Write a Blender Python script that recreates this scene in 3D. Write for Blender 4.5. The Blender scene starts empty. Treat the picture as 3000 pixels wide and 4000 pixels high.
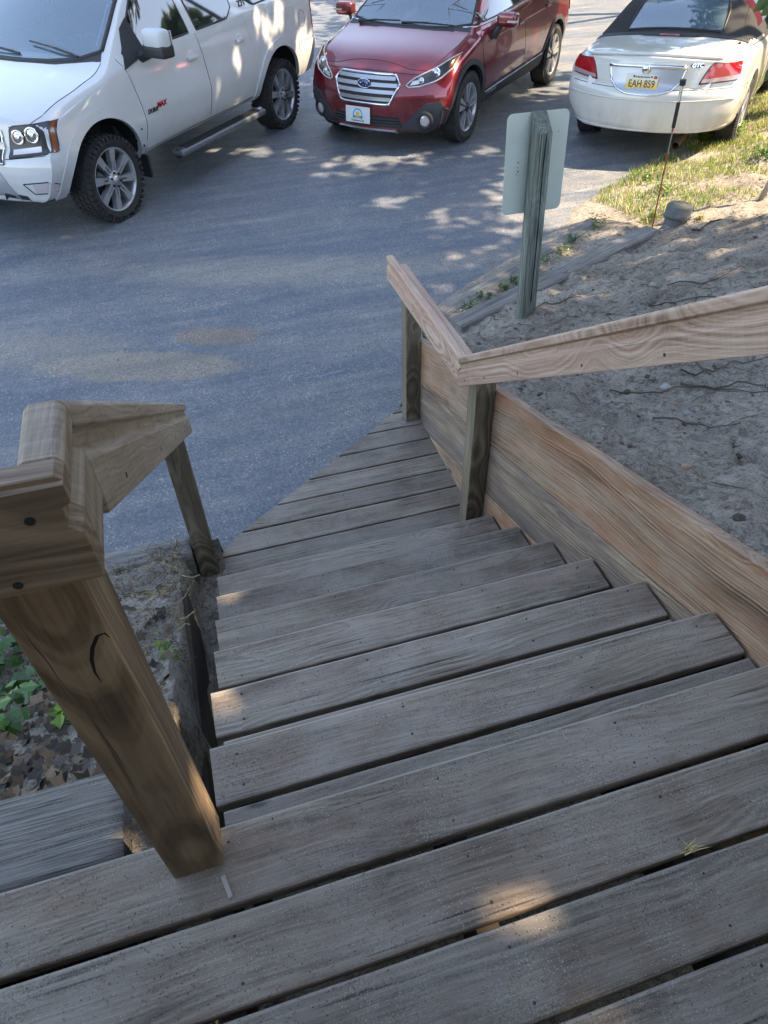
import bpy, bmesh, math, random
import numpy as np
from mathutils import Vector, Matrix, noise
from mathutils.bvhtree import BVHTree
random.seed(7); np.random.seed(7)
R = math.radians
sc = bpy.context.scene
COL = sc.collection

# ------------------------------------------------------------------ camera
PITCH, ROLL, YAW, FPX = 0.7709, -0.0302, 0.2661, 2702.7
F = Vector((math.sin(YAW)*math.cos(PITCH), math.cos(YAW)*math.cos(PITCH), -math.sin(PITCH)))
Rr = Vector((math.cos(YAW), -math.sin(YAW), 0)); U = Rr.cross(F)
R2 = Rr*math.cos(ROLL)+U*math.sin(ROLL); U2 = -Rr*math.sin(ROLL)+U*math.cos(ROLL)
cd = bpy.data.cameras.new('camera'); cam = bpy.data.objects.new('camera', cd); COL.objects.link(cam)
cam.matrix_world = Matrix(((R2.x, U2.x, -F.x, 0), (R2.y, U2.y, -F.y, 0), (R2.z, U2.z, -F.z, 1.2839), (0, 0, 0, 1)))
cd.sensor_fit = 'VERTICAL'; cd.sensor_height = 36; cd.sensor_width = 27
cd.lens = FPX/4000*36; cd.clip_start = 0.05; cd.clip_end = 600
sc.camera = cam

# ------------------------------------------------------------------ light
SUN_EL, SUN_AZ = 48.0, 104.5          # azimuth clockwise from +Y
w = bpy.data.worlds.new('World'); sc.world = w; w.use_nodes = True
nt = w.node_tree
for n in list(nt.nodes): nt.nodes.remove(n)
sky = nt.nodes.new('ShaderNodeTexSky'); sky.sky_type = 'NISHITA'; sky.sun_disc = False
sky.sun_elevation = R(SUN_EL); sky.sun_rotation = R(SUN_AZ); sky.air_density = 1.0; sky.dust_density = 0.6; sky.ozone_density = 0.8
bg = nt.nodes.new('ShaderNodeBackground'); bg.inputs[1].default_value = 0.15
out = nt.nodes.new('ShaderNodeOutputWorld')
hs = nt.nodes.new('ShaderNodeHueSaturation'); hs.inputs['Saturation'].default_value = .80   # sky desaturated evenly so its ambient light is less blue
nt.links.new(sky.outputs[0], hs.inputs['Color']); nt.links.new(hs.outputs[0], bg.inputs[0]); nt.links.new(bg.outputs[0], out.inputs[0])
sl = bpy.data.lights.new('sun', 'SUN'); sl.energy = 4.6; sl.angle = R(0.45); sl.color = (1.0, 0.80, 0.56)
so = bpy.data.objects.new('sun', sl); COL.objects.link(so)
SV = Vector((math.sin(R(SUN_AZ))*math.cos(R(SUN_EL)), math.cos(R(SUN_AZ))*math.cos(R(SUN_EL)), math.sin(R(SUN_EL))))
so.rotation_euler = SV.to_track_quat('Z', 'Y').to_euler(); so.location = (12, -4, 14)
sc.view_settings.view_transform = 'Standard'; sc.view_settings.look = 'None'
sc.view_settings.gamma = 1; sc.view_settings.exposure = 2.15; sc.view_settings.use_curve_mapping = False
sc.cycles.max_bounces = 8

# ------------------------------------------------------------------ helpers
def tag(o, label=None, cat=None, group=None, kind=None):
    if label: o['label'] = label
    if cat: o['category'] = cat
    if group: o['group'] = group
    if kind: o['kind'] = kind
    return o
def empty(name, loc=(0, 0, 0), label=None, cat=None, group=None, mat=None):
    o = bpy.data.objects.new(name, None); COL.objects.link(o); o.empty_display_size = .1
    o.matrix_world = mat if mat is not None else Matrix.Translation(Vector(loc))
    return tag(o, label, cat, group)
def wmat(o):
    return o['_w'] if False else o.matrix_basis if o.parent is None else wmat(o.parent) @ o.matrix_parent_inverse @ o.matrix_basis
def link(name, me, mats=(), parent=None, world=None, smooth=False, local=False):
    o = bpy.data.objects.new(name, me); COL.objects.link(o)
    for m in (mats if isinstance(mats, (list, tuple)) else [mats]): me.materials.append(m)
    if smooth:
        me.polygons.foreach_set('use_smooth', [True]*len(me.polygons))
    if parent is not None:
        o.parent = parent
        if not local: o.matrix_parent_inverse = wmat(parent).inverted()
    if world is not None: o.matrix_basis = world
    return o
def mk(name, vs, fs, mats=(), parent=None, world=None, smooth=False, mi=None, local=False):
    me = bpy.data.meshes.new(name); me.from_pydata([tuple(v) for v in vs], [], fs); me.update()
    o = link(name, me, mats, parent, world, smooth, local)
    if mi is not None: me.polygons.foreach_set('material_index', mi)
    return o
def frame(origin, xdir, up=(0, 0, 1)):
    x = Vector(xdir).normalized(); z = Vector(up); y = z.cross(x).normalized(); z = x.cross(y)
    return Matrix(((x.x, y.x, z.x, origin[0]), (x.y, y.y, z.y, origin[1]), (x.z, y.z, z.z, origin[2]), (0, 0, 0, 1)))
def boxv(x0, x1, y0, y1, z0, z1):
    return [(x0, y0, z0), (x1, y0, z0), (x1, y1, z0), (x0, y1, z0), (x0, y0, z1), (x1, y0, z1), (x1, y1, z1), (x0, y1, z1)], \
        [(0, 3, 2, 1), (4, 5, 6, 7), (0, 1, 5, 4), (1, 2, 6, 5), (2, 3, 7, 6), (3, 0, 4, 7)]
def bev_box(name, dims, mats, parent=None, world=None, r=.005, seg=2, local=False):
    """box, given as (x0,x1,y0,y1,z0,z1), with rounded edges"""
    v, f = boxv(*dims); bm = bmesh.new(); V = [bm.verts.new(c) for c in v]
    for q in f: bm.faces.new([V[i] for i in q])
    bmesh.ops.bevel(bm, geom=bm.edges[:], offset=r, segments=seg, profile=.6, affect='EDGES')
    me = bpy.data.meshes.new(name); bm.to_mesh(me); bm.free()
    return link(name, me, mats, parent, world, False, local)
class MB:
    def __init__(s): s.v = []; s.f = []; s.m = []
    def add(s, vs, fs, mi=0):
        b = len(s.v); s.v += [tuple(x) for x in vs]; s.f += [tuple(i+b for i in q) for q in fs]; s.m += [mi]*len(fs)
    def box(s, *d, mi=0): s.add(*boxv(*d), mi)
    def tube(s, pts, r, n=6, mi=0, cap=True):
        pts = [Vector(q) for q in pts]; rings = []; b = []
        for i, q in enumerate(pts):
            d = (pts[min(i+1, len(pts)-1)]-pts[max(i-1, 0)]).normalized()
            a = d.cross(Vector((0, 0, 1)) if abs(d.z) < .9 else Vector((1, 0, 0))).normalized(); c = d.cross(a)
            rr = r[i] if isinstance(r, (list, tuple)) else r
            for k in range(n):
                t = 2*math.pi*k/n; b.append(q+(a*math.cos(t)+c*math.sin(t))*rr)
        fs = []
        for i in range(len(pts)-1):
            for k in range(n): fs.append((i*n+k, i*n+(k+1) % n, (i+1)*n+(k+1) % n, (i+1)*n+k))
        if cap: fs.append(tuple(range(n))[::-1]); fs.append(tuple((len(pts)-1)*n+k for k in range(n)))
        s.add(b, fs, mi)
    def lathe(s, prof, n=32, axis='y', mi=0, c=(0, 0, 0)):
        """prof: list of (radius, height along axis)"""
        b = []
        for rr, h in prof:
            for k in range(n):
                t = 2*math.pi*k/n; x, y = rr*math.cos(t), rr*math.sin(t)
                b.append({'y': (c[0]+x, c[1]+h, c[2]+y), 'z': (c[0]+x, c[1]+y, c[2]+h), 'x': (c[0]+h, c[1]+x, c[2]+y)}[axis])
        fs = [(i*n+k, i*n+(k+1) % n, (i+1)*n+(k+1) % n, (i+1)*n+k) for i in range(len(prof)-1) for k in range(n)]
        s.add(b, fs, mi)
    def build(s, name, mats, parent=None, world=None, smooth=False, local=False, kind=None):
        o = mk(name, s.v, s.f, mats, parent, world, smooth, s.m if s.m else None, local)
        if kind: o['kind'] = kind
        return o

# ------------------------------------------------------------------ materials
def NT(name):
    m = bpy.data.materials.new(name); m.use_nodes = True; t = m.node_tree
    return m, t, t.nodes['Principled BSDF']
def nd(t, typ, ins=None, **kw):
    n = t.nodes.new(typ)
    for k, v in kw.items(): setattr(n, k, v)
    if ins:
        for k, v in ins.items():
            if hasattr(v, 'is_output'): t.links.new(v, n.inputs[k])
            else: n.inputs[k].default_value = v
    return n
def ramp(t, fac, stops, interp='LINEAR'):
    n = t.nodes.new('ShaderNodeValToRGB'); t.links.new(fac, n.inputs[0]); e = n.color_ramp; e.interpolation = interp
    while len(e.elements) < len(stops): e.elements.new(.5)
    for i, (p, c) in enumerate(stops):
        e.elements[i].position = p; e.elements[i].color = (*c, 1) if len(c) == 3 else c
    return n.outputs[0]
def mixc(t, fac, a, b, mode='MIX'):
    n = t.nodes.new('ShaderNodeMix'); n.data_type = 'RGBA'; n.blend_type = mode; n.clamp_result = False
    for i, v in ((0, fac), (6, a), (7, b)):
        if hasattr(v, 'is_output'): t.links.new(v, n.inputs[i])
        else: n.inputs[i].default_value = v if i == 0 else (*v, 1)
    return n.outputs[2]
def mth(t, op, a, b=0.0, c=0.0, clamp=False):
    n = t.nodes.new('ShaderNodeMath'); n.operation = op; n.use_clamp = clamp
    for i, v in ((0, a), (1, b), (2, c)):
        if hasattr(v, 'is_output'): t.links.new(v, n.inputs[i])
        else: n.inputs[i].default_value = v
    return n.outputs[0]
def mapped(t, src, loc=(0, 0, 0), rot=(0, 0, 0), scale=(1, 1, 1)):
    return nd(t, 'ShaderNodeMapping', {0: src, 1: loc, 2: rot, 3: scale}).outputs[0]
def noi(t, vec, scale, detail=4, rough=.55, dist=0.0):
    return nd(t, 'ShaderNodeTexNoise', {'Vector': vec, 'Scale': scale, 'Detail': detail, 'Roughness': rough, 'Distortion': dist}).outputs[0]
def bump(t, h, strength, dist, nrm=None):
    ins = {'Height': h, 'Strength': strength, 'Distance': dist}
    if nrm is not None: ins['Normal'] = nrm
    return nd(t, 'ShaderNodeBump', ins).outputs[0]
def simple(name, col, rough=.5, metal=0.0, coat=0.0, var=0.0, vs=8.0, bmp=0.0, spec=.5):
    m, t, b = NT(name)
    b.inputs['Roughness'].default_value = rough; b.inputs['Metallic'].default_value = metal
    b.inputs['Coat Weight'].default_value = coat; b.inputs['Coat Roughness'].default_value = .03
    b.inputs['Specular IOR Level'].default_value = spec
    tc = nd(t, 'ShaderNodeTexCoord').outputs['Object']
    n = noi(t, tc, vs, 5)
    c = ramp(t, n, [(.3, tuple(x*(1-var) for x in col)), (.7, tuple(min(1, x*(1+var)) for x in col))])
    t.links.new(c, b.inputs['Base Color'])
    if bmp: t.links.new(bump(t, noi(t, tc, vs*12, 3), bmp, .002), b.inputs['Normal'])
    return m

def wood(name, dark, mid, light, ring=55.0, ringamt=.5, fine=.3, knots=.5, hue2=None, hueamt=.7, grain_bump=.35,
         speck=0.0, dust=None, dustamt=0.0, rough=.75, crack=.4, saw=0.0, contrast=1.0, streak=.5, brv=.24, tone=None, edge=0.0, worn=(.40, .36, .31)):
    m, t, b = NT(name)
    tc = nd(t, 'ShaderNodeTexCoord').outputs['Object']
    rnd = nd(t, 'ShaderNodeObjectInfo').outputs['Random']
    r2 = mth(t, 'SINE', mth(t, 'MULTIPLY', rnd, 91.0))
    p = nd(t, 'ShaderNodeVectorMath', {0: tc, 1: nd(t, 'ShaderNodeCombineXYZ', {0: mth(t, 'MULTIPLY', rnd, 37.0), 1: r2, 2: mth(t, 'MULTIPLY', rnd, 5.0)}).outputs[0]}, operation='ADD').outputs[0]
    # knots: rare cells that push the growth rings aside
    kv = nd(t, 'ShaderNodeTexVoronoi', {'Vector': mapped(t, nd(t, 'ShaderNodeVectorMath', {0: p, 1: nd(t, 'ShaderNodeVectorMath', {0: nd(t, 'ShaderNodeTexNoise', {'Vector': p, 'Scale': 14.0, 'Detail': 2.0}).outputs[1], 1: (.03, .012, .012)}, operation='MULTIPLY').outputs[0]}, operation='ADD').outputs[0], scale=(2.4, 7.0, .7)), 'Scale': 1.0, 'Randomness': 1.0})
    kd = kv.outputs['Distance']; kw = nd(t, 'ShaderNodeTexWhiteNoise', {'Vector': kv.outputs['Position']}).outputs[0]
    kon = mth(t, 'GREATER_THAN', kw, 1-knots*.5)
    push = mth(t, 'MULTIPLY', kon, mth(t, 'POWER', 2.718, mth(t, 'MULTIPLY', kd, -6.5)))
    # growth rings round a wandering pith, with irregular spacing
    px_ = nd(t, 'ShaderNodeSeparateXYZ', {0: tc})
    wa = noi(t, mapped(t, p, scale=(.9, .3, .3)), 1.0, 3, .5); wb = noi(t, mapped(t, p, loc=(7, 3, 1), scale=(1.1, .3, .3)), 1.0, 3, .5)
    yy = mth(t, 'ADD', px_.outputs[1], mth(t, 'ADD', mth(t, 'MULTIPLY_ADD', r2, .05, -.06), mth(t, 'MULTIPLY_ADD', wa, .26, -.13)))
    zz = mth(t, 'ADD', px_.outputs[2], mth(t, 'ADD', mth(t, 'MULTIPLY_ADD', rnd, .05, .012), mth(t, 'MULTIPLY_ADD', wb, .10, -.05)))
    rr_ = mth(t, 'SQRT', mth(t, 'ADD', mth(t, 'MULTIPLY', yy, yy), mth(t, 'MULTIPLY', zz, zz)))
    rr_ = mth(t, 'ADD', rr_, mth(t, 'ADD', mth(t, 'MULTIPLY', push, .11), mth(t, 'MULTIPLY', noi(t, mapped(t, p, scale=(5, 30, 30)), 1.0, 3, .6), .006)))
    rg = nd(t, 'ShaderNodeTexNoise', {'W': mth(t, 'MULTIPLY', rr_, ring*3.2), 'Scale': 1.0, 'Detail': 2.0, 'Roughness': .5}, noise_dimensions='1D').outputs[0]
    rg = ramp(t, rg, [(.34, (0,)*3), (.52, (.55,)*3), (.66, (1,)*3)])
    fibre = noi(t, mapped(t, p, scale=(4.0, 210, 210)), 1.0, 3, .6)
    fib2 = noi(t, mapped(t, p, scale=(1.6, 46, 46)), 1.0, 5, .7)
    blotch = noi(t, mapped(t, p, scale=(2.0, 9, 9)), 1.0, 5, .65)
    fs_ = mth(t, 'MULTIPLY_ADD', mth(t, 'SUBTRACT', fib2, .5), 2.2, .5); fr_ = mth(t, 'MULTIPLY_ADD', mth(t, 'SUBTRACT', fibre, .5), 3.2, .5); bl_ = mth(t, 'MULTIPLY_ADD', mth(t, 'SUBTRACT', blotch, .5), 2.2, .5)
    g = mth(t, 'ADD', mth(t, 'MULTIPLY', rg, ringamt), mth(t, 'MULTIPLY', fs_, 1-ringamt))
    g = mth(t, 'ADD', mth(t, 'MULTIPLY', g, 1-fine), mth(t, 'MULTIPLY', fr_, fine))
    g = mth(t, 'ADD', mth(t, 'MULTIPLY', g, 1-streak*.5), mth(t, 'MULTIPLY', bl_, streak*.5))
    g = mth(t, 'MULTIPLY_ADD', mth(t, 'SUBTRACT', g, .5), contrast, .5)
    col = ramp(t, g, [(.12, dark), (.48, mid), (.86, light)])
    if hue2 is not None:
        h = noi(t, mapped(t, p, loc=(3, 1, 9), scale=(1.1, 11, 11)), 1.0, 4, .6)
        hm = mth(t, 'MULTIPLY', ramp(t, h, [(.42, (0, 0, 0)), (.60, (1, 1, 1))]), hueamt)
        col = mixc(t, hm, col, mixc(t, .65, col, hue2))
    if tone is not None:
        col = mixc(t, mth(t, 'MULTIPLY', mth(t, 'FRACT', mth(t, 'MULTIPLY', rnd, 13.7)), .6), col, mixc(t, 1.0, col, tone, 'MULTIPLY'))
        wear = noi(t, mapped(t, p, loc=(5, 5, 5), scale=(2.2, 4, 4)), 1.0, 5, .7)
        col = mixc(t, mth(t, 'MULTIPLY', ramp(t, wear, [(.48, (0,)*3), (.68, (.55,)*3)]), 1.0), col, worn)
    if edge:
        ey = mth(t, 'MULTIPLY_ADD', noi(t, mapped(t, p, scale=(9, 1, 1)), 1.0, 4, .7), .008, -.004)
        em = mth(t, 'GREATER_THAN', mth(t, 'ADD', px_.outputs[1], ey), edge)
        col = mixc(t, mth(t, 'MULTIPLY', em, .5), col, worn)
    br = mth(t, 'MULTIPLY_ADD', mth(t, 'FRACT', mth(t, 'MULTIPLY', rnd, 7.31)), brv, 1-brv*.5)
    col = mixc(t, 1.0, col, nd(t, 'ShaderNodeCombineXYZ', {0: br, 1: br, 2: br}).outputs[0], 'MULTIPLY')
    kcol = ramp(t, kd, [(0.0, tuple(x*.35 for x in dark)), (.05, tuple(x*1.1 for x in dark)), (.075, tuple(x*.35 for x in dark)), (.11, mid)])
    kmask = mth(t, 'MULTIPLY', kon, ramp(t, kd, [(.07, (1, 1, 1)), (.12, (0, 0, 0))]))
    halo = mth(t, 'MULTIPLY', kon, ramp(t, kd, [(.08, (.6,)*3), (.30, (0, 0, 0))]))
    col = mixc(t, mth(t, 'MULTIPLY', halo, .55), col, mixc(t, .5, col, dark))
    col = mixc(t, mth(t, 'MULTIPLY', kmask, .9), col, kcol)
    if crack:
        cr = noi(t, mapped(t, p, scale=(2.2, 70, 70)), 1.0, 2, .5)
        cm = ramp(t, cr, [(.27, (1, 1, 1)), (.315, (0, 0, 0))])
        col = mixc(t, mth(t, 'MULTIPLY', cm, crack), col, tuple(x*.2 for x in dark))
    if saw:
        sw = noi(t, mapped(t, p, scale=(170, 3, 3)), 1.0, 2, .5)
        col = mixc(t, mth(t, 'MULTIPLY', ramp(t, sw, [(.45, (0, 0, 0)), (.6, (1, 1, 1))]), saw), col, light)
    if dust is not None:
        geo = nd(t, 'ShaderNodeNewGeometry'); upz = nd(t, 'ShaderNodeSeparateXYZ', {0: geo.outputs['Normal']}).outputs[2]
        wp = geo.outputs['Position']
        dn = noi(t, wp, 4.2, 6, .72); gr = noi(t, wp, 240.0, 2, .6)
        dm = mth(t, 'MULTIPLY', ramp(t, dn, [(.40, (0, 0, 0)), (.66, (1, 1, 1))]), ramp(t, gr, [(.40, (.1, .1, .1)), (.58, (1, 1, 1))]))
        dm = mth(t, 'MULTIPLY', dm, mth(t, 'GREATER_THAN', upz, .7))
        col = mixc(t, mth(t, 'MULTIPLY', dm, dustamt), col, dust)
    if speck:
        wp = nd(t, 'ShaderNodeNewGeometry').outputs['Position']
        vo = nd(t, 'ShaderNodeTexVoronoi', {'Vector': wp, 'Scale': 210.0}).outputs['Distance']
        sm = mth(t, 'LESS_THAN', vo, mth(t, 'MULTIPLY_ADD', noi(t, wp, 7.0, 4, .65), .60, -.13))
        col = mixc(t, mth(t, 'MULTIPLY', sm, speck), col, (.52, .49, .45))
    t.links.new(col, b.inputs['Base Color'])
    b.inputs['Specular IOR Level'].default_value = .35
    t.links.new(ramp(t, fib2, [(.3, (rough-.12,)*3), (.7, (min(1, rough+.1),)*3)]), b.inputs['Roughness'])
    hb = mth(t, 'ADD', mth(t, 'MULTIPLY', g, .8), mth(t, 'MULTIPLY', fibre, .35))
    hb = mth(t, 'SUBTRACT', hb, mth(t, 'MULTIPLY', kmask, .3))
    t.links.new(bump(t, hb, grain_bump, .0035), b.inputs['Normal'])
    return m

W_DECK = wood('weathered_deck_wood', (.046, .036, .026), (.168, .138, .102), (.305, .262, .205), ring=42, ringamt=.42, fine=.28, knots=.22,
              hue2=(.15, .095, .070), speck=.4, dust=(.26, .24, .195), dustamt=.75, rough=.58, streak=.8, contrast=1.5, crack=.8, brv=.5, tone=(.84, .80, .74), edge=.129, worn=(.30, .265, .225))
W_WALL = wood('tan_wall_wood', (.085, .052, .034), (.265, .175, .113), (.44, .335, .24), ring=48, ringamt=.55, fine=.28, knots=.50,
              hue2=(.36, .15, .07), hueamt=.6, grain_bump=.45, dust=(.26, .24, .21), dustamt=.8, contrast=1.45, streak=.8, tone=(.8, .82, .80), worn=(.34, .29, .23))
W_WALL2 = wood('grey_wall_wood', (.055, .050, .055), (.27, .20, .138), (.43, .345, .25), ring=48, ringamt=.55, fine=.25, knots=.5,
               hue2=(.080, .070, .085), hueamt=.8, grain_bump=.45, contrast=1.4, streak=.8)
W_RAIL = wood('pinkish_rail_wood', (.17, .10, .065), (.40, .285, .205), (.55, .43, .34), ring=46, ringamt=.55, fine=.25, knots=.5, saw=.12,
              hue2=(.30, .15, .11), grain_bump=.2, rough=.65, crack=.25)
W_RAILL = wood('grey_brown_rail_wood', (.12, .085, .055), (.31, .245, .175), (.46, .39, .30), ring=46, ringamt=.55, fine=.25, knots=.3, saw=.22,
               hue2=(.17, .13, .10), grain_bump=.25, rough=.65, crack=.3)
W_POST = wood('brown_post_wood', (.065, .042, .024), (.26, .18, .108), (.44, .325, .205), ring=40, ringamt=.65, fine=.2, knots=.30,
              hue2=(.055, .036, .022), hueamt=.8, grain_bump=.3, crack=.5, streak=.8)
W_RAILB = wood('brown_landing_rail_wood', (.07, .045, .027), (.24, .175, .115), (.39, .31, .215), ring=40, ringamt=.55, fine=.2, knots=.5,
              hue2=(.08, .05, .03), grain_bump=.25, rough=.65, crack=.3, streak=.8)
W_POSTG = wood('olive_post_wood', (.045, .036, .022), (.15, .125, .085), (.28, .245, .18), ring=44, ringamt=.7, fine=.2, knots=.3,
               hue2=(.09, .07, .045), grain_bump=.35, crack=.4)
W_OLD = wood('silvery_old_timber', (.045, .042, .038), (.165, .155, .14), (.30, .29, .27), ring=30, ringamt=.3, fine=.55, knots=.25,
             grain_bump=1.0, crack=.9, dust=(.24, .215, .18), dustamt=.75, rough=.9, contrast=1.2)
W_SIGN = wood('greenish_sign_post_wood', (.045, .052, .042), (.15, .165, .135), (.30, .325, .28), ring=30, ringamt=.4, fine=.5, knots=.2,
              grain_bump=.9, crack=.85, rough=.9, contrast=1.2)
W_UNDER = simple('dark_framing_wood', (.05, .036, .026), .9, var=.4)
M_SCREW = simple('dark_screw', (.012, .011, .010), .6)

def plank(name, L, W, T, mat, parent, world, r=.005, wob=.0012, seg=20, xs=None, seed=0):
    """board along local +X (0..L), width along Y (0..W), top face at z=0; xs(y) gives the start of each fibre"""
    rnd = random.Random(seed); ring = []
    for cx, cy, a0 in ((W-r, -r, 0), (r, -r, 90), (r, -T+r, 180), (W-r, -T+r, 270)):
        for k in range(3):
            a = R(a0+45*k); ring.append((cx+r*math.cos(a), cy+r*math.sin(a)))
    n = len(ring); vs = []; ph = [rnd.uniform(0, 50) for _ in range(4)]
    for i in range(seg+1):
        t = i/seg
        for (y, z) in ring:
            s = xs(y) if xs else 0.0
            x = s+(L-s)*t
            e = noise.noise(Vector((x*4+ph[0], (1 if y > W/2 else 0)*9+ph[1], 0)))*wob + noise.noise(Vector((x*22+ph[0], (1 if y > W/2 else 0)*9, 3)))*wob*.5
            zz = noise.noise(Vector((x*3+ph[2], y*6, ph[3])))*wob*.8
            vs.append((x, y+e, z+zz))
    fs = [(i*n+k, i*n+(k+1) % n, (i+1)*n+(k+1) % n, (i+1)*n+k) for i in range(seg) for k in range(n)]
    fs = [q[::-1] for q in fs]
    fs += [tuple(range(n)), tuple(seg*n+k for k in range(n))[::-1]]
    o = mk(name, vs, fs, [mat], parent, world)
    me = o.data
    bmx = bmesh.new(); bmx.from_mesh(me); bmesh.ops.recalc_face_normals(bmx, faces=bmx.faces); bmx.to_mesh(me); bmx.free()
    return o
def post(name, x0, x1, y0, y1, z0, z1, mat, parent, lean=None):
    W = frame((x0, y0, z0), (0, 0, 1), (-1, 0, 0)) if lean is None else lean
    # local x = up ; build box in that frame
    M = Matrix(((0, 0, 1, x0), (0, 1, 0, y0), (-1, 0, 0, 0), (0, 0, 0, 1)))
    M = Matrix(((0, 0, -1, x0), (0, 1, 0, y0), (1, 0, 0, z0), (0, 0, 0, 1)))
    if lean is not None: M = lean @ M
    o = bev_box(name, (0, z1-z0, 0, y1-y0, -(x1-x0), 0), [mat], parent, M, r=.004)
    return o
# ------------------------------------------------------------------ stairs
G = -1.269                       # asphalt level
Y0, RUN, RISE, XL, XR = 0.5764, 0.2569, 0.16977, -0.1925, 1.1005
ZP = -1.2239; YG = 2.4269
def screws(name, pts, parent):
    m = MB()
    for (x, y, z) in pts:
        r = random.uniform(.0022, .0034); m.lathe([(0.0001, -.0006+.0012), (r, .0006), (r, -.003)], 8, 'z', c=(x, y, z))
    return m.build(name, [M_SCREW], parent, kind='stuff')
land = empty('landing_deck', (-.2, .2, 0), 'upper landing of wide weathered grey-brown boards at the bottom of the picture', 'deck')
sp = []
for k in range(6):
    y1 = Y0-.003-k*.146 if k else Y0
    plank('deck_board', 2.72, .1355, .026 if k else .036, W_DECK, land, Matrix.Translation((-1.62, y1-.1355, 0)), r=.0055, seg=40, seed=k)
    for xj in (-.62, -.16, .25, .62, 1.02):
        for dy in (.03, .108): sp.append((xj+random.uniform(-.012, .012), y1-dy+random.uniform(-.006, .006), 0))
m = MB()
for xj in (-1.2, -.6, -.19, .24, .62, 1.0): m.box(xj-.02, xj+.02, -.3, Y0-.05, -.2, -.04)
m.box(-1.6, 1.09, Y0-.045, Y0-.012, -.2, -.0365)
m.build('joist_frame', [W_UNDER], land)
screws('screw_heads', sp, land)

st = empty('staircase', (.45, 1.3, G), 'straight wooden stair of six double-board treads going down to the driveway', 'stairs')
sp = []
for k in range(1, 7):
    y = Y0+k*RUN; z = -k*RISE; dl = [0, -.003, -.006, -.001, .0, .001, .001][k]
    plank('tread_board', XR-XL-dl, .1365, .034, W_DECK, st, Matrix.Translation((XL+dl, y-.1365, z)), r=.006, seed=10+k, wob=.002, seg=30)
    plank('tread_board', XR-XL-.012, .138, .034, W_DECK, st, Matrix.Translation((XL+.010, y-.1405-.009-.138, z-.001)), r=.006, seed=20+k, wob=.0015, seg=24)
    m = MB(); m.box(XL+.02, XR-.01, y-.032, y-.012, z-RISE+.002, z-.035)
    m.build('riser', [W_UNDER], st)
    for xj in (XL+.065, .24, .70, XR-.06):
        for dy in (.028, .108): sp.append((xj+random.uniform(-.012, .012), y-dy+random.uniform(-.008, .008), z))
screws('screw_heads', sp, st)
for x in (XL+.03, .24, .68, XR-.045):
    v = []; n = 7
    pts = [(Y0-.05, -.04)]
    for k in range(1, 7): pts += [(Y0+(k-1)*RUN-.035, -k*RISE-.036), (Y0+k*RUN-.035, -k*RISE-.036)]
    pts += [(Y0+6*RUN-.035, G+.005), (Y0+5*RUN-.1, G+.005), (Y0-.05, -.34)]
    N = len(pts); v = [(x, a, b) for a, b in pts]+[(x+.036, a, b) for a, b in pts]
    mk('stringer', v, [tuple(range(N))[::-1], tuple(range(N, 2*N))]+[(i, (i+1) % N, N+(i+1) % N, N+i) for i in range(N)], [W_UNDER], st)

pf = empty('bottom_platform', (.6, 2.8, G), 'triangular wooden platform of boards cut diagonally where it meets the asphalt', 'platform')
def xdiag(y): return max(-.187, -.184+(y-2.476)/.7125)
sp = []
for i in range(-2, 8):
    ya = YG+(i-1)*.146; yb = ya+.1365
    if i >= 6: yb = min(yb, 3.36)
    xs = lambda yy, ya=ya: xdiag(ya+yy)-xdiag(ya)
    x0 = xdiag(ya); xe = 1.112 if i < 6 else (1.112 if i == 6 else 1.06)
    if x0 > xe-.04 or yb-ya < .02: continue
    plank('platform_board', xe-x0, yb-ya, .034, W_DECK, pf, Matrix.Translation((x0, ya, ZP)), r=.005, xs=xs, seed=40+i, seg=30)
    for xj in (.06, .5, 1.0):
        for dy in (.03, .108):
            if xj > x0+.06: sp.append((xj+random.uniform(-.012, .012), ya+dy, ZP))
screws('screw_heads', sp, pf)
m = MB()
v = [(-.17, 2.15, G+.002), (1.1, 2.15, G+.002), (1.1, 3.33, G+.002), (1.03, 3.31, G+.002), (-.15, 2.47, G+.002)]
v2 = [(a, b, ZP-.036) for a, b, c in v]
m.add(v+v2, [(0, 1, 6, 5), (1, 2, 7, 6), (2, 3, 8, 7), (3, 4, 9, 8), (4, 0, 5, 9), (5, 6, 7, 8, 9)]); m.build('platform_frame', [W_UNDER], pf)

# ------------------------------------------------------------------ retaining wall
rw = empty('retaining_wall', (1.13, 2.0, G), 'plank retaining wall sloping down beside the stairs and holding back the sand', 'retaining wall')
SL = -.3115
def wall_plank(ztop, h, mat, y0, y1, seed, face=1.112, z_at=0.755):
    L = math.hypot(y1-y0, SL*(y1-y0)); d = Vector((0, 1, SL)).normalized(); z0 = ztop+SL*(y0-z_at)
    n = Vector((-1, 0, 0))
    # local x along slope, local z = -X world (face), local y = upward perpendicular
    yv = n.cross(d)
    M = Matrix(((d.x, yv.x, n.x, face), (d.y, yv.y, n.y, y0), (d.z, yv.z, n.z, z0), (0, 0, 0, 1)))
    s = 1 if yv.z > 0 else -1
    hp = h*d.y
    if s > 0: M = M @ Matrix.Translation((0, -hp, 0))
    return plank('wall_plank', L, hp-.003, .038, mat, rw, M, r=.004, seed=seed, seg=30, wob=.0015)
wall_plank(.067, .29, W_WALL, .42, 3.27, 1)
wall_plank(.067-.2925, .29, W_WALL2, .42, 3.27, 2, 1.113)
wall_plank(.067-.585, .29, W_WALL, .42, 3.27, 3, 1.112)
wall_plank(.067-.8775, .29, W_WALL2, .42, 3.27, 4, 1.113)

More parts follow.
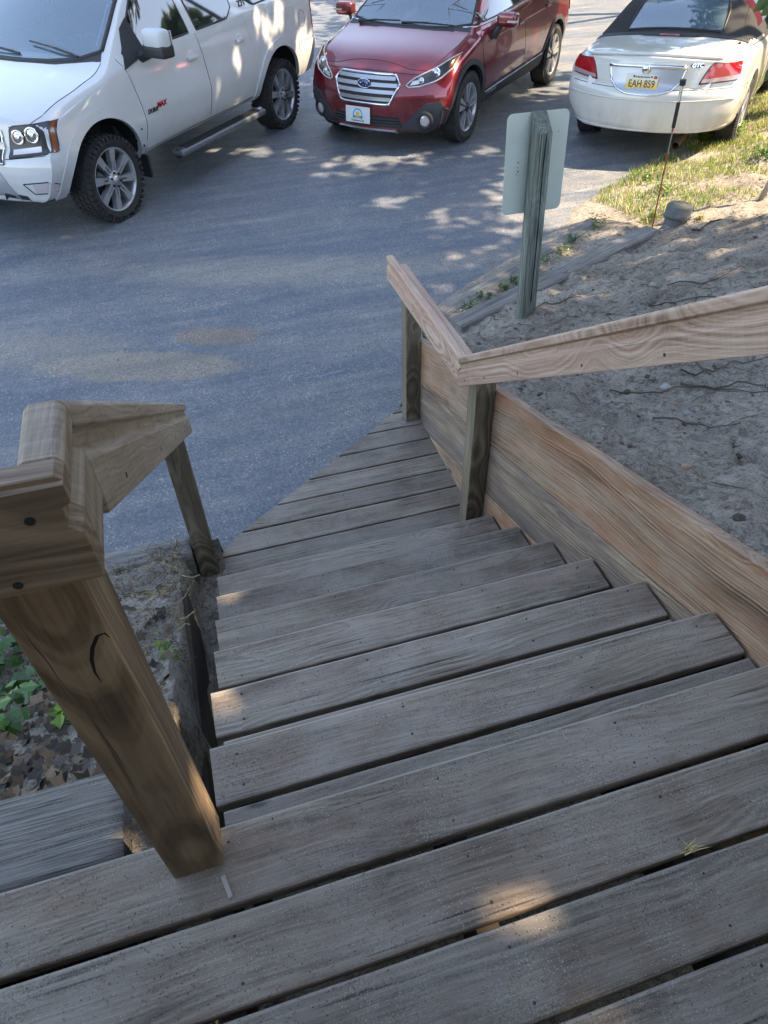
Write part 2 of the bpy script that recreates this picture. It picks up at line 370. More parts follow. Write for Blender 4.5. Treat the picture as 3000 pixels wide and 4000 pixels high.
# ------------------------------------------------------------------ railings
def rail(name, a, b, inner, mat, parent, H, prof=True, T=.038):
    """a,b: (x,y,z) of the inner top edge; inner=+1 when the grip side faces +x ; plumb cut ends"""
    P = [(.006, 0), (T-.006, 0), (T, -.006), (T, -H), (0, -H)]
    if prof: P += [(0, -.060), (.010, -.050), (.010, -.031), (0, -.026)]
    P += [(0, -.006)]
    if prof is None: P = [(.002, 0), (T-.002, 0), (T, -.002), (T, -H), (0, -H), (0, -.002)]
    a = Vector(a); b = Vector(b); d = b-a; sc_ = math.hypot(d.y, d.z)/max(abs(d.y), 1e-6) if abs(d.y) > abs(d.x) else 1
    M = frame(a, d); Mi = M.inverted(); n = len(P); vs = []; S = 12
    for i in range(S+1):
        c = a+d*(i/S)
        for (s, h) in P:
            if abs(d.y) > abs(d.x): w = c+Vector((-inner*s, 0, h*(sc_ if h < -.02 or True else 1)))
            else: w = c+Vector((0, s, h))
            vs.append(Mi @ w)
    fs = [(i*n+k, i*n+(k+1) % n, (i+1)*n+(k+1) % n, (i+1)*n+k) for i in range(S) for k in range(n)]+[tuple(range(n)), tuple(S*n+k for k in range(n))[::-1]]
    o = mk(name, vs, fs, [mat], parent, M)
    bm = bmesh.new(); bm.from_mesh(o.data); bmesh.ops.recalc_face_normals(bm, faces=bm.faces)
    bmesh.ops.bevel(bm, geom=[e for e in bm.edges if e.calc_face_angle(0) > .5], offset=.0016, segments=1, affect='EDGES')
    bm.to_mesh(o.data); bm.free()
    return o
rr_ = empty('handrail', (1.06, 2.26, ZP), 'right handrail of pinkish wood bent at its middle post beside the plank wall', 'handrail')
post('rail_post', 1.0225, 1.1105, 2.2225, 2.3105, ZP, -.33, W_POSTG, rr_)
post('rail_post', 1.0255, 1.1115, 3.193, 3.279, ZP, -.37, W_POSTG, rr_)
post('rail_post', 1.0225, 1.1105, -.35, -.262, -.2, .95, W_POSTG, rr_)
rail('lower_rail', (.945, 2.252, -.2125), (.945, 3.275, -.222), -1, W_RAIL, rr_, .119)
rail('backing_board', (.984, 2.262, -.2325), (.984, 3.188, -.238), -1, W_RAIL, rr_, .115, None, T=.038)
rail('upper_rail', (.945, 2.2515, -.2115), (.945, -.45, -.2115+.6875*2.7015), -1, W_RAIL, rr_, .118)

rl = empty('handrail', (-.2, .55, 0), 'left handrail of grey-brown wood descending from the large leaning-looking foreground post', 'handrail')
post('rail_post', -.257, -.170, .509, .597, .0005, .855, W_POST, rl)
post('rail_post', -.277, -.1895, 2.325, 2.412, G+.004, -.36, W_POSTG, rl)
prof = [(.006, 0), (0, -.006), (0, -.026), (.009, -.031), (.010, -.050), (0, -.060), (0, -.1195)]
pz_ = [(-.139-s_, .9215+h_) for s_, h_ in prof]+[(-1.7, .9215-.1195), (-1.7, .9215)]; n = len(pz_)
Ml = frame((-1.7, .475, .9215), (1, 0, 0)); Mi = Ml.inverted()
v = [Mi @ Vector((x, .475, z)) for x, z in pz_]+[Mi @ Vector((x, .5055, z)) for x, z in pz_]
o = mk('landing_rail', v, [tuple(range(n)), tuple(range(n, 2*n))[::-1]]+[(i, (i+1) % n, n+(i+1) % n, n+i) for i in range(n)], [W_RAILB], rl, Ml)
bm = bmesh.new(); bm.from_mesh(o.data); bmesh.ops.recalc_face_normals(bm, faces=bm.faces)
bmesh.ops.bevel(bm, geom=[e for e in bm.edges if all(abs(q.co.z) < .001 and abs(q.co.y) < .001 for q in e.verts)], offset=.007, segments=2, affect='EDGES')
bmesh.ops.bevel(bm, geom=[e for e in bm.edges if e.calc_face_angle(0) > 1.0], offset=.0012, segments=1, affect='EDGES'); bm.to_mesh(o.data); bm.free()
rail('short_rail', (-.1393, .5065, .9215), (-.1405, .5935, .9215), 1, W_RAILL, rl, .1195)
rail('sloped_rail', (-.1405, .594, .9215), (-.150, 2.43, -.314), 1, W_RAILL, rl, .1215)
sp = MB()
for (x, z) in ((-.175, .885), (-.262, .80), (-.236, .843), (-.30, .89), (-.21, .815)): sp.lathe([(.0001, -.0008), (.0045, -.0008), (.0045, .003)], 10, 'y', c=(x, .4750, z))
sp.build('screw_heads', [M_SCREW], rl, kind='stuff')
sp = MB()
for y in (2.3, 2.38, 2.44, 2.6, 2.85, 3.05, 3.22): sp.lathe([(.0001, -.0008), (.004, -.0008), (.004, .003)], 10, 'x', c=(.945, y, -.2125-.098-.009*(y-2.25)))
for y in (2.18, 2.0, 1.75, 1.4, 1.1, .8): sp.lathe([(.0001, -.0008), (.004, -.0008), (.004, .003)], 10, 'x', c=(.945, y, -.2115-.6875*(y-2.25)-.115))
sp.build('screw_heads', [M_SCREW], rr_, kind='stuff')
sp = MB()
for y in (.75, 1.2, 1.6, 2.0, 2.2, 2.33, 2.38): sp.lathe([(.0001, .0008), (.004, .0008), (.004, -.003)], 10, 'x', c=(-.1405-.0052*(y-.594), y, .9215-.673*(y-.594)-.118))
sp.build('screw_heads', [M_SCREW], rl, kind='stuff')

M_CRACK = simple('black_crack', (.008, .006, .005), 1)
m = MB()
def crescent(pts, wd):
    n = len(pts); a = []; b = []
    for i, (x, z) in enumerate(pts):
        p0 = Vector((pts[max(i-1, 0)][0], pts[max(i-1, 0)][1])); p1 = Vector((pts[min(i+1, n-1)][0], pts[min(i+1, n-1)][1])); d = (p1-p0).normalized(); w_ = wd*math.sin(math.pi*(i+.25)/(n-.5))
        a.append((x-d.y*w_, .5088, z+d.x*w_)); b.append((x+d.y*w_, .5088, z-d.x*w_))
    m.add(a+b, [(i, i+1, n+i+1, n+i) for i in range(n-1)])
crescent([(-.2015, .600), (-.2025, .622), (-.199, .645), (-.192, .665), (-.182, .682), (-.174, .684), (-.1705, .674)], .0024)
m.build('knot_crack', [M_CRACK], rl)
m = MB(); crescent([(-.2455, .745-.0077*i) if i < 1 else (-.2455+.0006*i+.0006*math.sin(i), .745-.011*i) for i in range(16)], .0005); crescent([(-.232+.0004*i, .52-.012*i) for i in range(12)], .0005)
m.build('drying_check', [M_CRACK], rl)
# ------------------------------------------------------------------ ground materials
def ground_mats():
    global M_ASPH, M_SAND, M_SOIL, M_GROUND
    # asphalt
    m, t, b = NT('asphalt')
    wp = nd(t, 'ShaderNodeNewGeometry').outputs['Position']
    st_ = mapped(t, wp, rot=(0, 0, R(-33)), scale=(.28, 1.5, 1))
    n1 = noi(t, st_, 1.1, 6, .68, .1); n2 = noi(t, wp, 3.2, 6, .65); n3 = noi(t, wp, 170, 3, .7); n4 = noi(t, mapped(t, wp, rot=(0, 0, R(-50)), scale=(.5, 6, 1)), 1.5, 4, .6)
    base = ramp(t, n3, [(.30, (.044, .058, .080)), (.55, (.078, .098, .128)), (.75, (.15, .17, .195))])
    dm = mth(t, 'ADD', mth(t, 'MULTIPLY', n1, .75), mth(t, 'MULTIPLY', n2, .25))
    dm = ramp(t, dm, [(.43, (0, 0, 0)), (.60, (.75, .75, .75))])
    # dust film gets thicker close to the sandy bank
    sx = nd(t, 'ShaderNodeSeparateXYZ', {0: wp})
    dd = mth(t, 'SUBTRACT', mth(t, 'MULTIPLY', sx.outputs[0], .545), mth(t, 'MULTIPLY', sx.outputs[1], .84))   # n.x*x - .84*y
    near = ramp(t, mth(t, 'MULTIPLY_ADD', dd, .25, 1.30), [(.10, (.5, .5, .5)), (.60, (.85, .85, .85))])
    dust = mth(t, 'ADD', mth(t, 'MULTIPLY', dm, near), mth(t, 'MULTIPLY', ramp(t, n4, [(.45, (0, 0, 0)), (.72, (.6, .6, .6))]), .6))
    dust = mth(t, 'MULTIPLY', dust, ramp(t, n3, [(.3, (.35, .35, .35)), (.6, (1, 1, 1))]), clamp=True)
    col = mixc(t, dust, base, (.31, .285, .24))
    nz = noi(t, wp, 9, 4, .6)
    for (cx, cy, rx, ry, c, s) in ((.06, 4.655, .36, .15, (.20, .15, .10), 1.0), (-.5, 4.42, .75, .22, (.25, .20, .135), .95), (-1.2, 4.9, .9, .35, (.27, .23, .17), .7), (.6, 5.6, 1.6, .35, (.31, .27, .21), .7), (2.4, 5.2, 1.3, .3, (.24, .21, .17), .4)):
        ex = mth(t, 'MULTIPLY', mth(t, 'SUBTRACT', sx.outputs[0], cx), 1/rx); ey = mth(t, 'MULTIPLY', mth(t, 'ADD', mth(t, 'SUBTRACT', sx.outputs[1], cy), mth(t, 'MULTIPLY', mth(t, 'SUBTRACT', sx.outputs[0], cx), .30)), 1/ry)
        d2 = mth(t, 'ADD', mth(t, 'MULTIPLY', ex, ex), mth(t, 'MULTIPLY', ey, ey)); d2 = mth(t, 'ADD', d2, mth(t, 'MULTIPLY', mth(t, 'SUBTRACT', nz, .5), 1.1))
        k = ramp(t, d2, [(.62 if s > .8 else .05, (1, 1, 1)), (1.0, (0, 0, 0))])
        col = mixc(t, mth(t, 'MULTIPLY', k, mth(t, 'MULTIPLY', ramp(t, n3, [(.3, (.5, .5, .5)), (.6, (1, 1, 1))]), s)), col, c)
    agg = noi(t, wp, 62, 3, .8)
    col = mixc(t, ramp(t, agg, [(.34, (.8,)*3), (.47, (0,)*3)]), col, (.05, .052, .058))
    col = mixc(t, ramp(t, agg, [(.56, (0,)*3), (.68, (.7,)*3)]), col, (.30, .30, .29))
    ag2 = noi(t, wp, 19, 4, .75)
    col = mixc(t, ramp(t, ag2, [(.34, (.22,)*3), (.50, (0,)*3)]), col, (.07, .075, .088))
    col = mixc(t, ramp(t, ag2, [(.55, (0,)*3), (.70, (.2,)*3)]), col, (.28, .275, .265))
    lg = noi(t, mapped(t, wp, rot=(0, 0, R(-30)), scale=(.35, 2.4, 1)), 2.2, 7, .75, .1)
    col = mixc(t, ramp(t, lg, [(.36, (.28,)*3), (.50, (0,)*3)]), col, (.055, .064, .085))
    vo = nd(t, 'ShaderNodeTexVoronoi', {'Vector': wp, 'Scale': 46.0})
    sp_ = mth(t, 'LESS_THAN', vo.outputs['Distance'], mth(t, 'MULTIPLY_ADD', n2, .62, -.17))
    col = mixc(t, mth(t, 'MULTIPLY', sp_, .8), col, (.42, .40, .36))
    # pale scuffs and hairline scratches
    sc_ = noi(t, mapped(t, wp, rot=(0, 0, R(25)), scale=(.6, 9, 1)), 1.6, 4, .7, .2)
    col = mixc(t, ramp(t, sc_, [(.66, (0,)*3), (.70, (.4,)*3)]), col, (.30, .30, .30))
    # hairline marks
    t.links.new(col, b.inputs['Base Color'])
    t.links.new(ramp(t, n1, [(.3, (.50,)*3), (.7, (.72,)*3)]), b.inputs['Roughness'])
    b.inputs['Specular IOR Level'].default_value = .55
    t.links.new(bump(t, mth(t, 'ADD', n3, mth(t, 'MULTIPLY', n2, .6)), .45, .006), b.inputs['Normal'])
    M_ASPH = m
    def sandm(name, c0, c1, c2, leafy=0.0):
        m, t, b = NT(name)
        wp = nd(t, 'ShaderNodeNewGeometry').outputs['Position']
        a = noi(t, wp, 2.0, 6, .62); f = noi(t, wp, 120, 3, .75); g = noi(t, wp, 22, 5, .65)
        v = mth(t, 'ADD', mth(t, 'MULTIPLY', a, .35), mth(t, 'ADD', mth(t, 'MULTIPLY', f, .4), mth(t, 'MULTIPLY', g, .25)))
        col = ramp(t, v, [(.36, c0), (.5, c1), (.64, c2)])
        if leafy:
            l = noi(t, wp, 34, 4, .7)
            col = mixc(t, mth(t, 'MULTIPLY', ramp(t, l, [(.52, (0, 0, 0)), (.6, (1, 1, 1))]), leafy), col, (.06, .045, .03))
        t.links.new(col, b.inputs['Base Color']); b.inputs['Roughness'].default_value = .95; b.inputs['Specular IOR Level'].default_value = .2
        nb = bump(t, g, .8, .03); t.links.new(bump(t, f, 1.0, .014, nb), b.inputs['Normal'])
        return m
    M_SAND = sandm('grey_brown_sand', (.095, .078, .060), (.315, .275, .225), (.52, .47, .40), .5)
    M_SOIL = sandm('dark_soil', (.11, .095, .074), (.32, .285, .235), (.50, .46, .40), .55)
    M_GROUND = sandm('forest_floor', (.05, .05, .03), (.10, .09, .06), (.16, .14, .10), .5)
ground_mats()
P_ = lambda x, y: (x, y)
# big ground sheet and asphalt
mk('ground', [(-250, -250, G-.02), (250, -250, G-.02), (250, 250, G-.02), (-250, 250, G-.02)], [(0, 1, 2, 3)], [M_GROUND])['kind'] = 'structure'
def sstep(a, b, x):
    t = min(1, max(0, (x-a)/(b-a))); return t*t*(3-2*t)
# driveway outline: the right border follows the timbers, the grass patch and the parked convertible
edge = [(-.9, 2.5), (-.2, 2.46), (1.03, 3.35), (1.2, 3.62), (1.72, 4.36), (2.2, 4.62), (2.55, 4.87), (3.48, 5.48), (3.93, 5.61), (4.25, 6.0), (4.63, 6.60), (5.25, 6.93), (5.9, 7.05), (6.6, 7.0), (7.6, 7.9), (9.0, 10.5), (10.5, 14), (13, 20), (18, 40)]
left = [(-40, 40), (-40, 2.55), (-3.2, 2.55)]
N = [(x+random.uniform(-.02, .02), y+random.uniform(-.02, .02), G) for x, y in edge]
# densify the edge so it is ragged
dn = []
for i in range(len(N)-1):
    a, b = Vector(N[i]), Vector(N[i+1]); k = max(1, int((b-a).length/.12)) if i > 2 else 1
    for j in range(k):
        q = a.lerp(b, j/k)
        if i > 7: q += Vector((noise.noise(q*3)*.10, noise.noise(q*3+Vector((5, 0, 0)))*.10, 0))
        dn.append(tuple(q))
dn.append(N[-1])
drv = mk('driveway', [(-40, 40, G), (-40, 2.2, G), (-.3, 2.0, G), (.9, 2.0, G)]+dn[2:], [tuple(range(4+len(dn)-2))], [M_ASPH]); drv['kind'] = 'structure'
bm = bmesh.new(); bm.from_mesh(drv.data); bmesh.ops.triangulate(bm, faces=bm.faces); bmesh.ops.recalc_face_normals(bm, faces=bm.faces)
if bm.faces[0].normal.z < 0: bmesh.ops.reverse_faces(bm, faces=bm.faces)
bm.to_mesh(drv.data); bm.free()

# ------------------------------------------------------------------ sandy bank on the right
def wall_top(y): return .067+SL*(y-.755)
def pw(pts, d):
    if d <= pts[0][0]: return pts[0][1]
    for (a, ha), (b2, hb) in zip(pts, pts[1:]):
        if d < b2: return ha+(hb-ha)*(d-a)/(b2-a)
    return pts[-1][1]
def bank(x, y):
    s = (x-1.73)*.84+(y-4.44)*.545; d = (x-1.73)*.545-(y-4.44)*.84     # d: distance behind the asphalt edge
    e = (x-1.56)*.405-(y-3.76)*.914                                     # e: distance behind the second timber
    k = 1-sstep(1.9, 2.9, s)*.75                                        # the bank flattens beyond the timbers
    h = pw([(-.2, -1.30), (.02, -1.19), (.12, -1.135), (.5, -1.09)], d)
    up = pw([(.0, -.985), (.12, -.955), (.38, -.86), (1.2, -.58), (2.3, -.24), (3.8, .1), (7, .5)], e)
    w_ = sstep(-.10, -.04, e); h = h*(1-w_)+up*w_
    h = G-.03+(h-G+.03)*k
    if s > 1.9:
        q = sstep(1.9, 2.4, s); h = h*(1-q)+(G-.03+max(0, d+.25)*.20*q+.037*sstep(-.34, -.22, d))*q if d < 4 else h
    wt = wall_top(y)-.022
    kw = 1-sstep(0.0, .75, x-1.15)
    if y < 3.3: h = h*(1-kw)+wt*kw
    elif y < 3.6: h = h*(1-kw*(1-(y-3.3)/.3))+wt*kw*(1-(y-3.3)/.3)
    if y > 3.3: h = (G-.03)+(h-G+.03)*sstep(1.10, 1.42, x-(y-3.3)*.32)
    return h, s, d
_fr = random.Random(6)
FOOT = [(1.4+_fr.random()**1.2*3.0, _fr.uniform(.7, 4.0), _fr.uniform(-.6, 1.6)) for _ in range(34)]
def rough(x, y, s, d):
    v = Vector((x, y, 0)); a = sstep(.1, .6, d)
    q = noise.fractal(v*2.2, 1, 2.0, 3)*.045*a + noise.fractal(v*9+Vector((3, 3, 0)), .8, 2, 3)*.020*(.3+a) + noise.noise(v*26)*.006*(.3+a) + noise.noise(v*48)*.003
    c = noise.cell_vector(v*6)
    for (fx, fy, fa) in FOOT:
        dx, dy = x-fx, y-fy
        if abs(dx) < .22 and abs(dy) < .22:
            u_ = (dx*math.cos(fa)+dy*math.sin(fa))/.13; w_ = (-dx*math.sin(fa)+dy*math.cos(fa))/.055; r_ = u_*u_+w_*w_
            q -= .030*math.exp(-r_*1.2)*a; q += .014*math.exp(-(math.sqrt(r_)-1.35)**2*7)*a
    f = noise.noise(v*5.5+Vector((9, 2, 0)))
    if f > .25: q -= (f-.25)*.07*a
    return q
def grid_patch(name, xs, ys, fn, mat, parent=None, keep=None):
    nx, ny = len(xs), len(ys); vs = []
    for y in ys:
        for x in xs: vs.append((x, y, fn(x, y)))
    fs = []
    for j in range(ny-1):
        for i in range(nx-1):
            if keep and not keep((xs[i]+xs[i+1])/2, (ys[j]+ys[j+1])/2): continue
            a = j*nx+i; fs.append((a, a+1, a+nx+1, a+nx))
    o = mk(name, vs, fs, [mat], parent, smooth=True); return o
def spaced(a, b, d0, d1):
    r = [a]; 
    while r[-1] < b: r.append(r[-1]+d0+(d1-d0)*(r[-1]-a)/(b-a))
    return r
def bankz(x, y):
    h, s, d = bank(x, y); return h+rough(x, y, s, d)
o = grid_patch('sandy_bank', spaced(1.15, 12, .022, .22), spaced(-1.5, 8.5, .035, .022), bankz, M_SAND)
o['kind'] = 'structure'
BANKZ = bankz

# ------------------------------------------------------------------ terraced soil on the left
def leftz(x, y):
    pts = [(.3, -.14), (.80, -.17), (.95, -.34), (1.25, -.50), (1.42, -.62), (1.50, -.71), (1.85, -.74), (1.93, -.82), (1.98, -.97), (2.34, -1.02), (2.42, -1.14), (2.50, -1.29), (3, -1.32)]
    yy = y+noise.noise(Vector((x*2.5, y*2, 4)))*.07
    h = pts[-1][1]
    if yy <= pts[0][0]: h = pts[0][1]
    else:
        for (a, ha), (b2, hb) in zip(pts, pts[1:]):
            if yy < b2: h = ha+(hb-ha)*(yy-a)/(b2-a); break
    e = sstep(-.325, -.292, x+noise.noise(Vector((y*6, 1, 2)))*.022)      # trench beside the stairs
    fl = -1.02
    h = h*(1-e)+min(h-.05, fl-.20)*e if y < 2.36 else h
    v = Vector((x, y, 7))
    h += noise.fractal(v*6, .9, 2, 3)*.032 + noise.fractal(v*22, .8, 2, 2)*.007
    return h
o = grid_patch('soil_bank', spaced(-3.2, -.17, .02, .02), spaced(.3, 2.62, .018, .018), leftz, M_SOIL); o['kind'] = 'structure'
mk('ground_under_stairs', [(-.3, -2, -1.262), (1.12, -2, -1.262), (1.12, 2.2, -1.262), (-.3, 2.2, -1.262)], [(0, 1, 2, 3)], [M_SOIL])['kind'] = 'structure'

# ------------------------------------------------------------------ landscape timbers
def timber(label, a, b, w_, h_, seed, mat=None, roll=0.0):
    """a,b: top centre line ends (world)"""
    a = Vector(a); b = Vector(b); d = b-a; L = d.length
    root = empty('landscape_timber', ((a+b)/2)-Vector((0, 0, h_)), label, 'timber')
    M = frame(a, d) @ Matrix.Rotation(roll, 4, 'X')
    rnd = random.Random(seed); seg = max(24, int(L/.03)); ring = []; r = .018
    for cx, cz, a0 in ((w_/2-r, -r, 0), (-w_/2+r, -r, 90), (-w_/2+r, -h_+r, 180), (w_/2-r, -h_+r, 270)):
        for k in range(3): t = R(a0+45*k); ring.append((cx+r*math.cos(t), cz+r*math.sin(t)))
        nx_ = {0: (0, -.0), 90: (-w_/2, -h_/2), 180: (0, -h_), 270: (w_/2, -h_/2)}[a0]
    top = [(-w_/2+r+(w_-2*r)*(1-j/7), 0) for j in range(1, 7)]
    ring = ring[:3]+top+ring[3:]
    n = len(ring); vs = []
    for i in range(seg+1):
        x = L*i/seg; ex = 0
        for k, (y, z) in enumerate(ring):
            v = Vector((x*1.5+seed, y*30, z*20+seed))
            e = noise.noise(v)*.006+noise.noise(Vector((x*9+seed, y*60, z*40)))*.003
            if i in (0, seg): ex = (noise.noise(Vector((y*50, z*50, seed+i)))*.012)
            vs.append((x+ex, y*(1+e*2), z+e+noise.noise(Vector((x*.9, seed, 2)))*.008))
    fs = [(i*n+k, i*n+(k+1) % n, (i+1)*n+(k+1) % n, (i+1)*n+k) for i in range(seg) for k in range(n)]
    fs += [tuple(range(n)), tuple(seg*n+k for k in range(n))[::-1]]
    o = mk('beam', vs, fs, [mat or W_OLD], root, M, smooth=True)
    bm = bmesh.new(); bm.from_mesh(o.data); bmesh.ops.recalc_face_normals(bm, faces=bm.faces)
    bm.to_mesh(o.data); bm.free()
    return root
timber('silvery weathered timber edging the asphalt below the signpost, half buried in weeds', (1.50, 4.14, -1.128), (3.38, 5.27, -1.105), .14, .15, 3)
timber('brown weathered timber in the sand beside the signpost, its cracked end by the marker rod', (1.54, 3.77, -.955), (3.52, 4.64, -.945), .15, .16, 5)
timber('thick blue-grey split timber lying level with the landing behind the foreground post', (-2.2, .735, -.088), (-.362, .705, -.088), .19, .19, 8)
timber('low dusty timber at the asphalt edge left of the platform', (-2.8, 2.42, -1.02), (-.285, 2.345, -1.015), .13, .22, 11)
def stake(x, y, z0, z1, label, rot=0.0, w_=.09, tk=.04):
    root = empty('wooden_stake', (x, y, z0), label, 'stake')
    M = Matrix.Translation((x, y, z0)) @ Matrix.Rotation(rot, 4, 'Z') @ Matrix.Rotation(R(4), 4, 'X') @ Matrix(((0, 0, -1, 0), (0, 1, 0, 0), (1, 0, 0, 0), (0, 0, 0, 1)))
    bev_box('board', (0, z1-z0, -w_/2, w_/2, -tk/2, tk/2), [W_OLD], root, M, r=.006)
stake(-.375, 1.44, -1.0, -.66, 'upright grey board stub holding the soil beside the trench', .15, .24, .04)
stake(-.43, 1.50, -1.0, -.72, 'thin grey peg half hidden behind the upright board stub', .4, .07, .03)

tb = empty('trench_board', (-.318, 1.45, -1.2), 'dark board on edge lining the trench between the soil terrace and the stairs', 'board')
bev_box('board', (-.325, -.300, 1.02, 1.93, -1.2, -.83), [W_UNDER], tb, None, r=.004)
# ------------------------------------------------------------------ sign on its post (seen from behind)
M_SIGNB = simple('pale_sign_back', (.42, .45, .39), .55, var=.06, vs=6)
M_RUST = simple('rust_spots', (.10, .045, .02), .9)
M_STEEL = simple('steel', (.35, .35, .34), .35, 1.0)
M_BLACKP = simple('black_plastic', (.012, .012, .013), .45)
M_RED = simple('red_paint', (.30, .035, .03), .4)
M_WHITEP = simple('white_paint', (.62, .62, .60), .4)
sg = empty('sign_post', (1.89, 3.495, -.84), 'back of a pale rectangular sign on a greenish cracked wooden post standing in the sand', 'sign')
LEAN = Matrix.Translation((1.847, 3.451, -.90)) @ Matrix.Rotation(R(-5.6), 4, 'X') @ Matrix.Rotation(R(.4), 4, 'Y')
M = LEAN @ Matrix(((0, 0, -1, 0), (0, 1, 0, 0), (1, 0, 0, 0), (0, 0, 0, 1)))
v, f = boxv(0, 1.08, 0, .090, -.089, 0)
v = [(x if x < .5 else (x+y*1.05), y, z) for x, y, z in v]
bm = bmesh.new(); V = [bm.verts.new(c) for c in v]
for q in f: bm.faces.new([V[i] for i in q])
bmesh.ops.bevel(bm, geom=bm.edges[:], offset=.005, segments=2, affect='EDGES'); me = bpy.data.meshes.new('post'); bm.to_mesh(me); bm.free()
link('post', me, [W_SIGN], sg, M)
# split running down the front face
m = MB(); pts = []
for i in range(26):
    z = 1.075-i*.036; pts.append((.052+noise.noise(Vector((z*3, 1, 1)))*.008, -.0005, z))
m.tube(pts, [.0008+.0020*abs(math.sin(i*.55))+.0008 for i in range(26)], 5)
o = m.build('split', [simple('dark_crack', (.008, .007, .006), 1)], sg, LEAN)
# plate 0.35 x 0.5 with rounded corners, behind the post
cx, z0, z1, hw, cr = .048, .665, 1.165, .178, .03
pl = []
for (sx_, sz_, a0) in ((1, 1, 0), (-1, 1, 90), (-1, -1, 180), (1, -1, 270)):
    for k in range(5):
        a = R(a0+22.5*k); pl.append((cx+sx_*(hw-cr)+cr*math.cos(a), (z1+z0)/2+sz_*((z1-z0)/2-cr)+cr*math.sin(a)))
n = len(pl); YP = .094
mk('sign_plate', [(x, YP, z) for x, z in pl]+[(x, YP+.004, z) for x, z in pl], [tuple(range(n)), tuple(range(n, 2*n))[::-1]]+[(i, n+i, n+(i+1) % n, (i+1) % n) for i in range(n)], [M_SIGNB], sg, LEAN)
m = MB()
for (x, z, r) in ((-.052, .93, .004), (-.055, .905, .003), (-.050, .885, .005), (-.06, .872, .003), (-.045, .865, .002), (-.02, 1.02, .002), (.17, 1.06, .003), (-.03, .94, .002)): m.lathe([(.0001, -.001), (r, -.001), (r, .0)], 7, 'y', c=(x, YP, z))
m.build('rust_spots', [M_RUST], sg, LEAN, kind='stuff')
for zb in (1.08, .75):
    m = MB(); m.lathe([(.0001, .012), (.006, .010), (.007, .0)], 8, 'y', c=(.048, YP+.004, zb)); m.build('bolt', [M_STEEL], sg, LEAN)

# ------------------------------------------------------------------ marker rod, pipe, pole
rd = empty('marker_rod', (3.60, 4.75, -1.03), 'thin red marker rod with black grip standing in front of the convertible', 'marker')
A = Vector((3.60, 4.75, -1.10)); B = Vector((3.555, 4.755, .055))
def seg_(a, b, t0, t1): return [A.lerp(B, t0), A.lerp(B, t1)]
for nm, t0, t1, r, mt in (('red_section', 0, .565, .0055, M_RED), ('bare_section', .565, .70, .0052, M_STEEL), ('red_collar', .70, .722, .0075, M_RED), ('grip', .722, .865, .014, M_BLACKP), ('clear_tube', .865, .955, .012, None), ('black_cap', .955, .985, .022, M_BLACKP)):
    m = MB(); m.tube(seg_(A, B, t0, t1), r, 10)
    if mt is None:
        mt, t, b = NT('clear_plastic'); b.inputs['Base Color'].default_value = (.75, .8, .8, 1); b.inputs['Transmission Weight'].default_value = .85; b.inputs['Roughness'].default_value = .15
    m.build(nm, [mt], rd)
M_PVC = simple('dirty_grey_pvc', (.095, .10, .095), .7, var=.25, vs=14, bmp=.2)
pc = empty('cleanout_pipe', (3.80, 4.72, -1.02), 'short grey capped pipe stub sticking out of the sand behind the timber end', 'pipe')
Mt = Matrix.Translation((3.79, 4.74, -1.06)) @ Matrix.Rotation(R(7), 4, 'Y') @ Matrix.Rotation(R(-6), 4, 'X')
m = MB(); m.lathe([(.088, 0), (.088, .19), (.083, .19)], 28, 'z'); m.build('pipe', [M_PVC], pc, Mt, True)
m = MB(); m.lathe([(.093, .115), (.106, .120), (.106, .138), (.101, .142), (.101, .195), (.094, .214), (.06, .226), (.0001, .229)], 30, 'z'); m.build('cap', [M_PVC], pc, Mt, True)
m = MB(); m.box(-.03, .0, -.118, -.098, .115, .15); m.tube([(-.015, -.115, .133), (-.015, -.128, .133)], .012, 8); m.build('clasp', [M_PVC], pc, Mt)
m = MB(); rnd = random.Random(3)
for i in range(260):
    a = rnd.uniform(0, 6.28); r = .088*math.sqrt(rnd.random()); s = rnd.uniform(.002, .005); c = (r*math.cos(a), r*math.sin(a), .226+.004*(1-r/.09))
    m.add([(c[0]-s, c[1], c[2]), (c[0]+s, c[1]-s, c[2]), (c[0]+s, c[1]+s, c[2]), (c[0], c[1], c[2]+s)], [(0, 1, 3), (1, 2, 3), (2, 0, 3)])
m.build('sand_grains', [M_SAND], pc, Mt, kind='stuff')
pg = empty('metal_pole', (4.74, 4.93, -1.0), 'slanting grey metal pole cut off by the right edge of the picture', 'pole')
m = MB(); m.tube([(4.72, 4.93, -1.08), (4.80, 4.88, -.55), (4.88, 4.83, -.02)], .022, 14); m.build('tube', [simple('galvanised', (.30, .31, .31), .5, .6)], pg, smooth=True)

# ------------------------------------------------------------------ small flag and hanging leaves, upper right corner
def flagmat():
    m, t, b = NT('striped_cloth'); tc = nd(t, 'ShaderNodeTexCoord').outputs['Object']
    s = nd(t, 'ShaderNodeSeparateXYZ', {0: tc}).outputs[0]
    k = mth(t, 'GREATER_THAN', mth(t, 'FRACT', mth(t, 'MULTIPLY_ADD', s, 12.0, .5)), .5)
    t.links.new(mixc(t, k, (.62, .10, .09), (.70, .68, .66)), b.inputs['Base Color']); b.inputs['Roughness'].default_value = .9
    return m
fl = empty('garden_flag', (2.22, 2.52, .80), 'corner of a small red and white striped flag at the upper right edge', 'flag')
M = Matrix.Translation((2.13, 2.58, .93)) @ Matrix.Rotation(R(52), 4, 'Y') @ Matrix.Rotation(R(10), 4, 'Z')
vs = []; nx, ny = 20, 10
for j in range(ny+1):
    for i in range(nx+1):
        x = i/nx*.42; y = j/ny*.19
        vs.append((x-.02, y, .012*math.sin(x*26+y*9)+.008*math.sin(y*30)))
